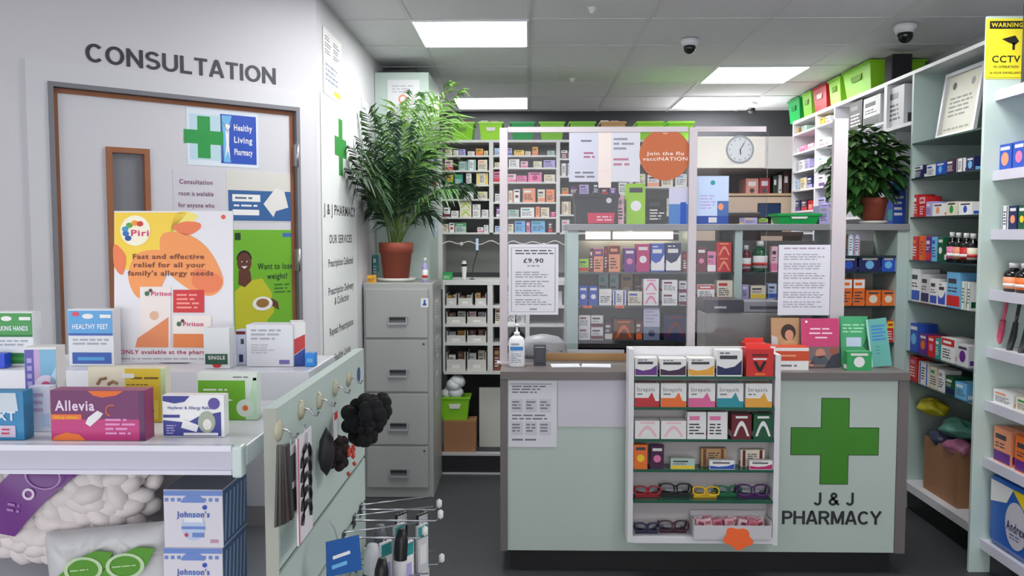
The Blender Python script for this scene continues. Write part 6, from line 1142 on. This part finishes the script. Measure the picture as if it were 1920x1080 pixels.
def scr(n, px, py, r, l, off, c=(18,18,20)):
    p = P3(px, py, PF+off); R_ = random.Random(n); t = thing('hair_scrunchie', l, 'hair scrunchie', (PF+off, p.y, p.z), R90, None); b = MB()
    for k in range(46):
        a = R_.uniform(0, 6.283); rr = r*.3*R_.uniform(.7, 1.2); q = R_.uniform(.1, .8); b.lathe([(rr*max(.02, math.cos(math.radians(-90+18*i))), rr*math.sin(math.radians(-90+18*i))) for i in range(11)], M(c, .95), 12, cx=r*q*math.cos(a), cy=R_.uniform(-.45,.45)*r*math.sqrt(1-q*q), cz=r*q*1.05*math.sin(a))
    b.build('ruffle', t); MB().lathe([(.001,-r*.5),(r*.45,0),(.001,r*.5)], M(c, .95), 12).build('centre', t); return t
t = scr(1, 672, 787, .044, 'large fluffy black scrunchie bunch sticking out from the far end of panel', .05)
scr(2, 705, 770, .04, 'fluffy black scrunchie farthest out from the slatwall panel', .085)
scr(3, 690, 812, .026, 'small fluffy black scrunchie under the larger ones', .075)
t = scr(4, 634, 850, .03, 'dark brown hair bobble bunch with red beads below the scrunchies', .035, (34,24,24))
b = MB()
for k in range(9): b.lathe([(.001,-.004),(.004,0),(.001,.004)], M((190,60,40), .4), 8, cx=random.Random(k).uniform(-.03,.03), cy=-.022, cz=random.Random(k+30).uniform(-.03,.03))
b.build('beads', t)
p = P3(661, 844, PF+.03); tag(MB().box(-.01, .01, -.003, 0, -.012, .012, M((200,70,50), .5)).rect(-.006, -.006, .006, .002, -.003, M('peach')).build('swing_tag', None, (PF+.03, p.y, p.z), R90), 'small orange red swing tag under the black scrunchies', 'tag')
p = P3(674, 701); tag(MB().ring(0, 0, .016, .005, 0, M((60,80,150), .4)).poly([(-.006,-.01),(.006,-.01),(.004,.01),(-.004,.01)], 0, M((60,80,150))).build('sticker', None, (PF+.0005, p.y-.01, p.z), R90), 'round blue sticker on the far top corner of the panel', 'sticker')
# long prongs with packs at the lower slots
pr = [(1.36,1.112,.0),(1.46,1.012,.13),(1.56,1.012,.13),(1.66,1.112,.0),(1.5,.912,.15),(1.62,1.012,.16),(1.72,1.012,.17),(1.66,.912,.17)]
pr = [(1.62,1.012,.15,'white','teal'),(1.72,1.012,.17,'palegrey','teal'),(1.79,1.012,.16,'black','silver'),(1.40,.912,.16,'silver','grey'),(1.5,.912,.17,'palegrey','silver'),(1.62,.912,.17,'black','grey'),(1.74,.912,.17,'teal','white')]
for k, (y, z, L, c, a) in enumerate(pr):
    t = thing('display_prong', f'chrome display prong with white tip, {ORD[k]} of those in the slatwall slots', 'prong', (PF+.0006, y, z), R90, 'display prongs in the slatwall slots')
    MB().box(-.012, .012, -.002, .0, -.014, .012, M('darkgrey')).build('back_plate', t)
    MB().tube([(0,-.002,0),(0,-L,0),(0,-L-.008,.008)], .002, M('silver', .2, .9)).tube([(0,-.002,.01),(0,-L*.97,.03)], .0015, M('silver', .2, .9)).build('arm', t)
    MB().lathe([(.001,-.008),(.006,-.004),(.006,.008),(.001,.012)], M('white', .3), 10, cy=-L-.009, cz=.012).build('price_tip', t)
    n = 2
    for q in range(n):
        xx = PF+L*(.55+.28*q); w_ = .032; h = .1 if z > 1 else .12; b = MB(); b.box(-w_/2, w_/2, -.003, .003, -h, -.003, M(c, .4)); b.rect(-w_*.45, -h*.3, w_*.45, -.006, -.003, M(a, .4)); b.rect(-w_*.3, -h*.85, w_*.3, -h*.45, -.003, M('white' if c != 'white' else 'lilac')); b.ring(0, .0, .006, .002, 0, M(c), n=12)
        tag(b.build('hanging_pack', None, (xx, y, z-.0045), R90*.62), f"{word(c)} and {word(a)} pack, {('inner','outer')[q]} one on the {ORD[k]} slatwall prong", 'hanging pack', 'hanging packs on the slatwall prongs')
# low wire tray and contents at bottom
p = P3(628, 1048, PF+.05); b = MB(); b.poly([(-.028,-.02),(.03,-.028),(.034,.03),(-.02,.036)], 0, M((35,90,160), .4), .004); b.lines(-.014, .002, .022, .014, 1, M('white'), -.004, rag=.05, seed=3); b.lines(-.018, -.014, .02, 0, 1, M('sky'), -.004, seed=2)
b.tube([(0,-.001,.03),(.0,.01,.05),(0,.03,.055)], .0015, M('silver', .3, .6)); tag(b.build('hanging_card', None, (PF+.06, p.y, p.z), (0, -.15, R90*.35)), 'blue tilted card with white script hanging low on the panel', 'card')
t = thing('wire_basket', 'chrome wire basket low on the far part of the slatwall panel', 'basket', (PF+.001, 1.56, .79)); b = MB(); cr = M('silver', .25, .8)
for z in (0, .05, .1): b.tube([(.002,-.16,z),(.15,-.16,z),(.15,.16,z),(.002,.16,z)], .002, cr, 5, True)
for k in range(11): yy = -.16+.032*k; b.tube([(.15,yy,.1),(.15,yy,0),(.002,yy,0)], .0014, cr, 4)
b.build('wires', t); MB().box(.151, .153, -.1, .1, .05, .09, M('palegrey')).build('label_holder', t)
for k, (dx, dy, c, r_, hgt, l) in enumerate(((.04,-.1,(120,124,130),.012,.2,'grey rolled pack'), (.08,-.05,'black',.013,.22,'black rolled pack'), (.05,.02,(200,202,206),.016,.22,'pale rolled pack'), (.1,.05,'black',.013,.24,'tall black rolled pack'), (.11,.12,(205,160,70),.007,.18,'tan wooden stick pack'), (.05,.1,(90,94,100),.014,.23,'dark grey rolled pack'))):
    b = MB(); m = M(c, .4); b.lathe([(r_*.9,0),(r_,.01),(r_,hgt*.9),(r_*.6,hgt)], m, 12); b.lathe([(r_*1.03,hgt*.5),(r_*1.03,hgt*.75)], M('palegrey' if c == 'black' else 'darkgrey'), 12)
    tag(b.build('rolled_pack', None, (PF+.002+dx, 1.56+dy, .794), (0, .06, 0)), f'{l} standing in the chrome wire basket', 'pack')
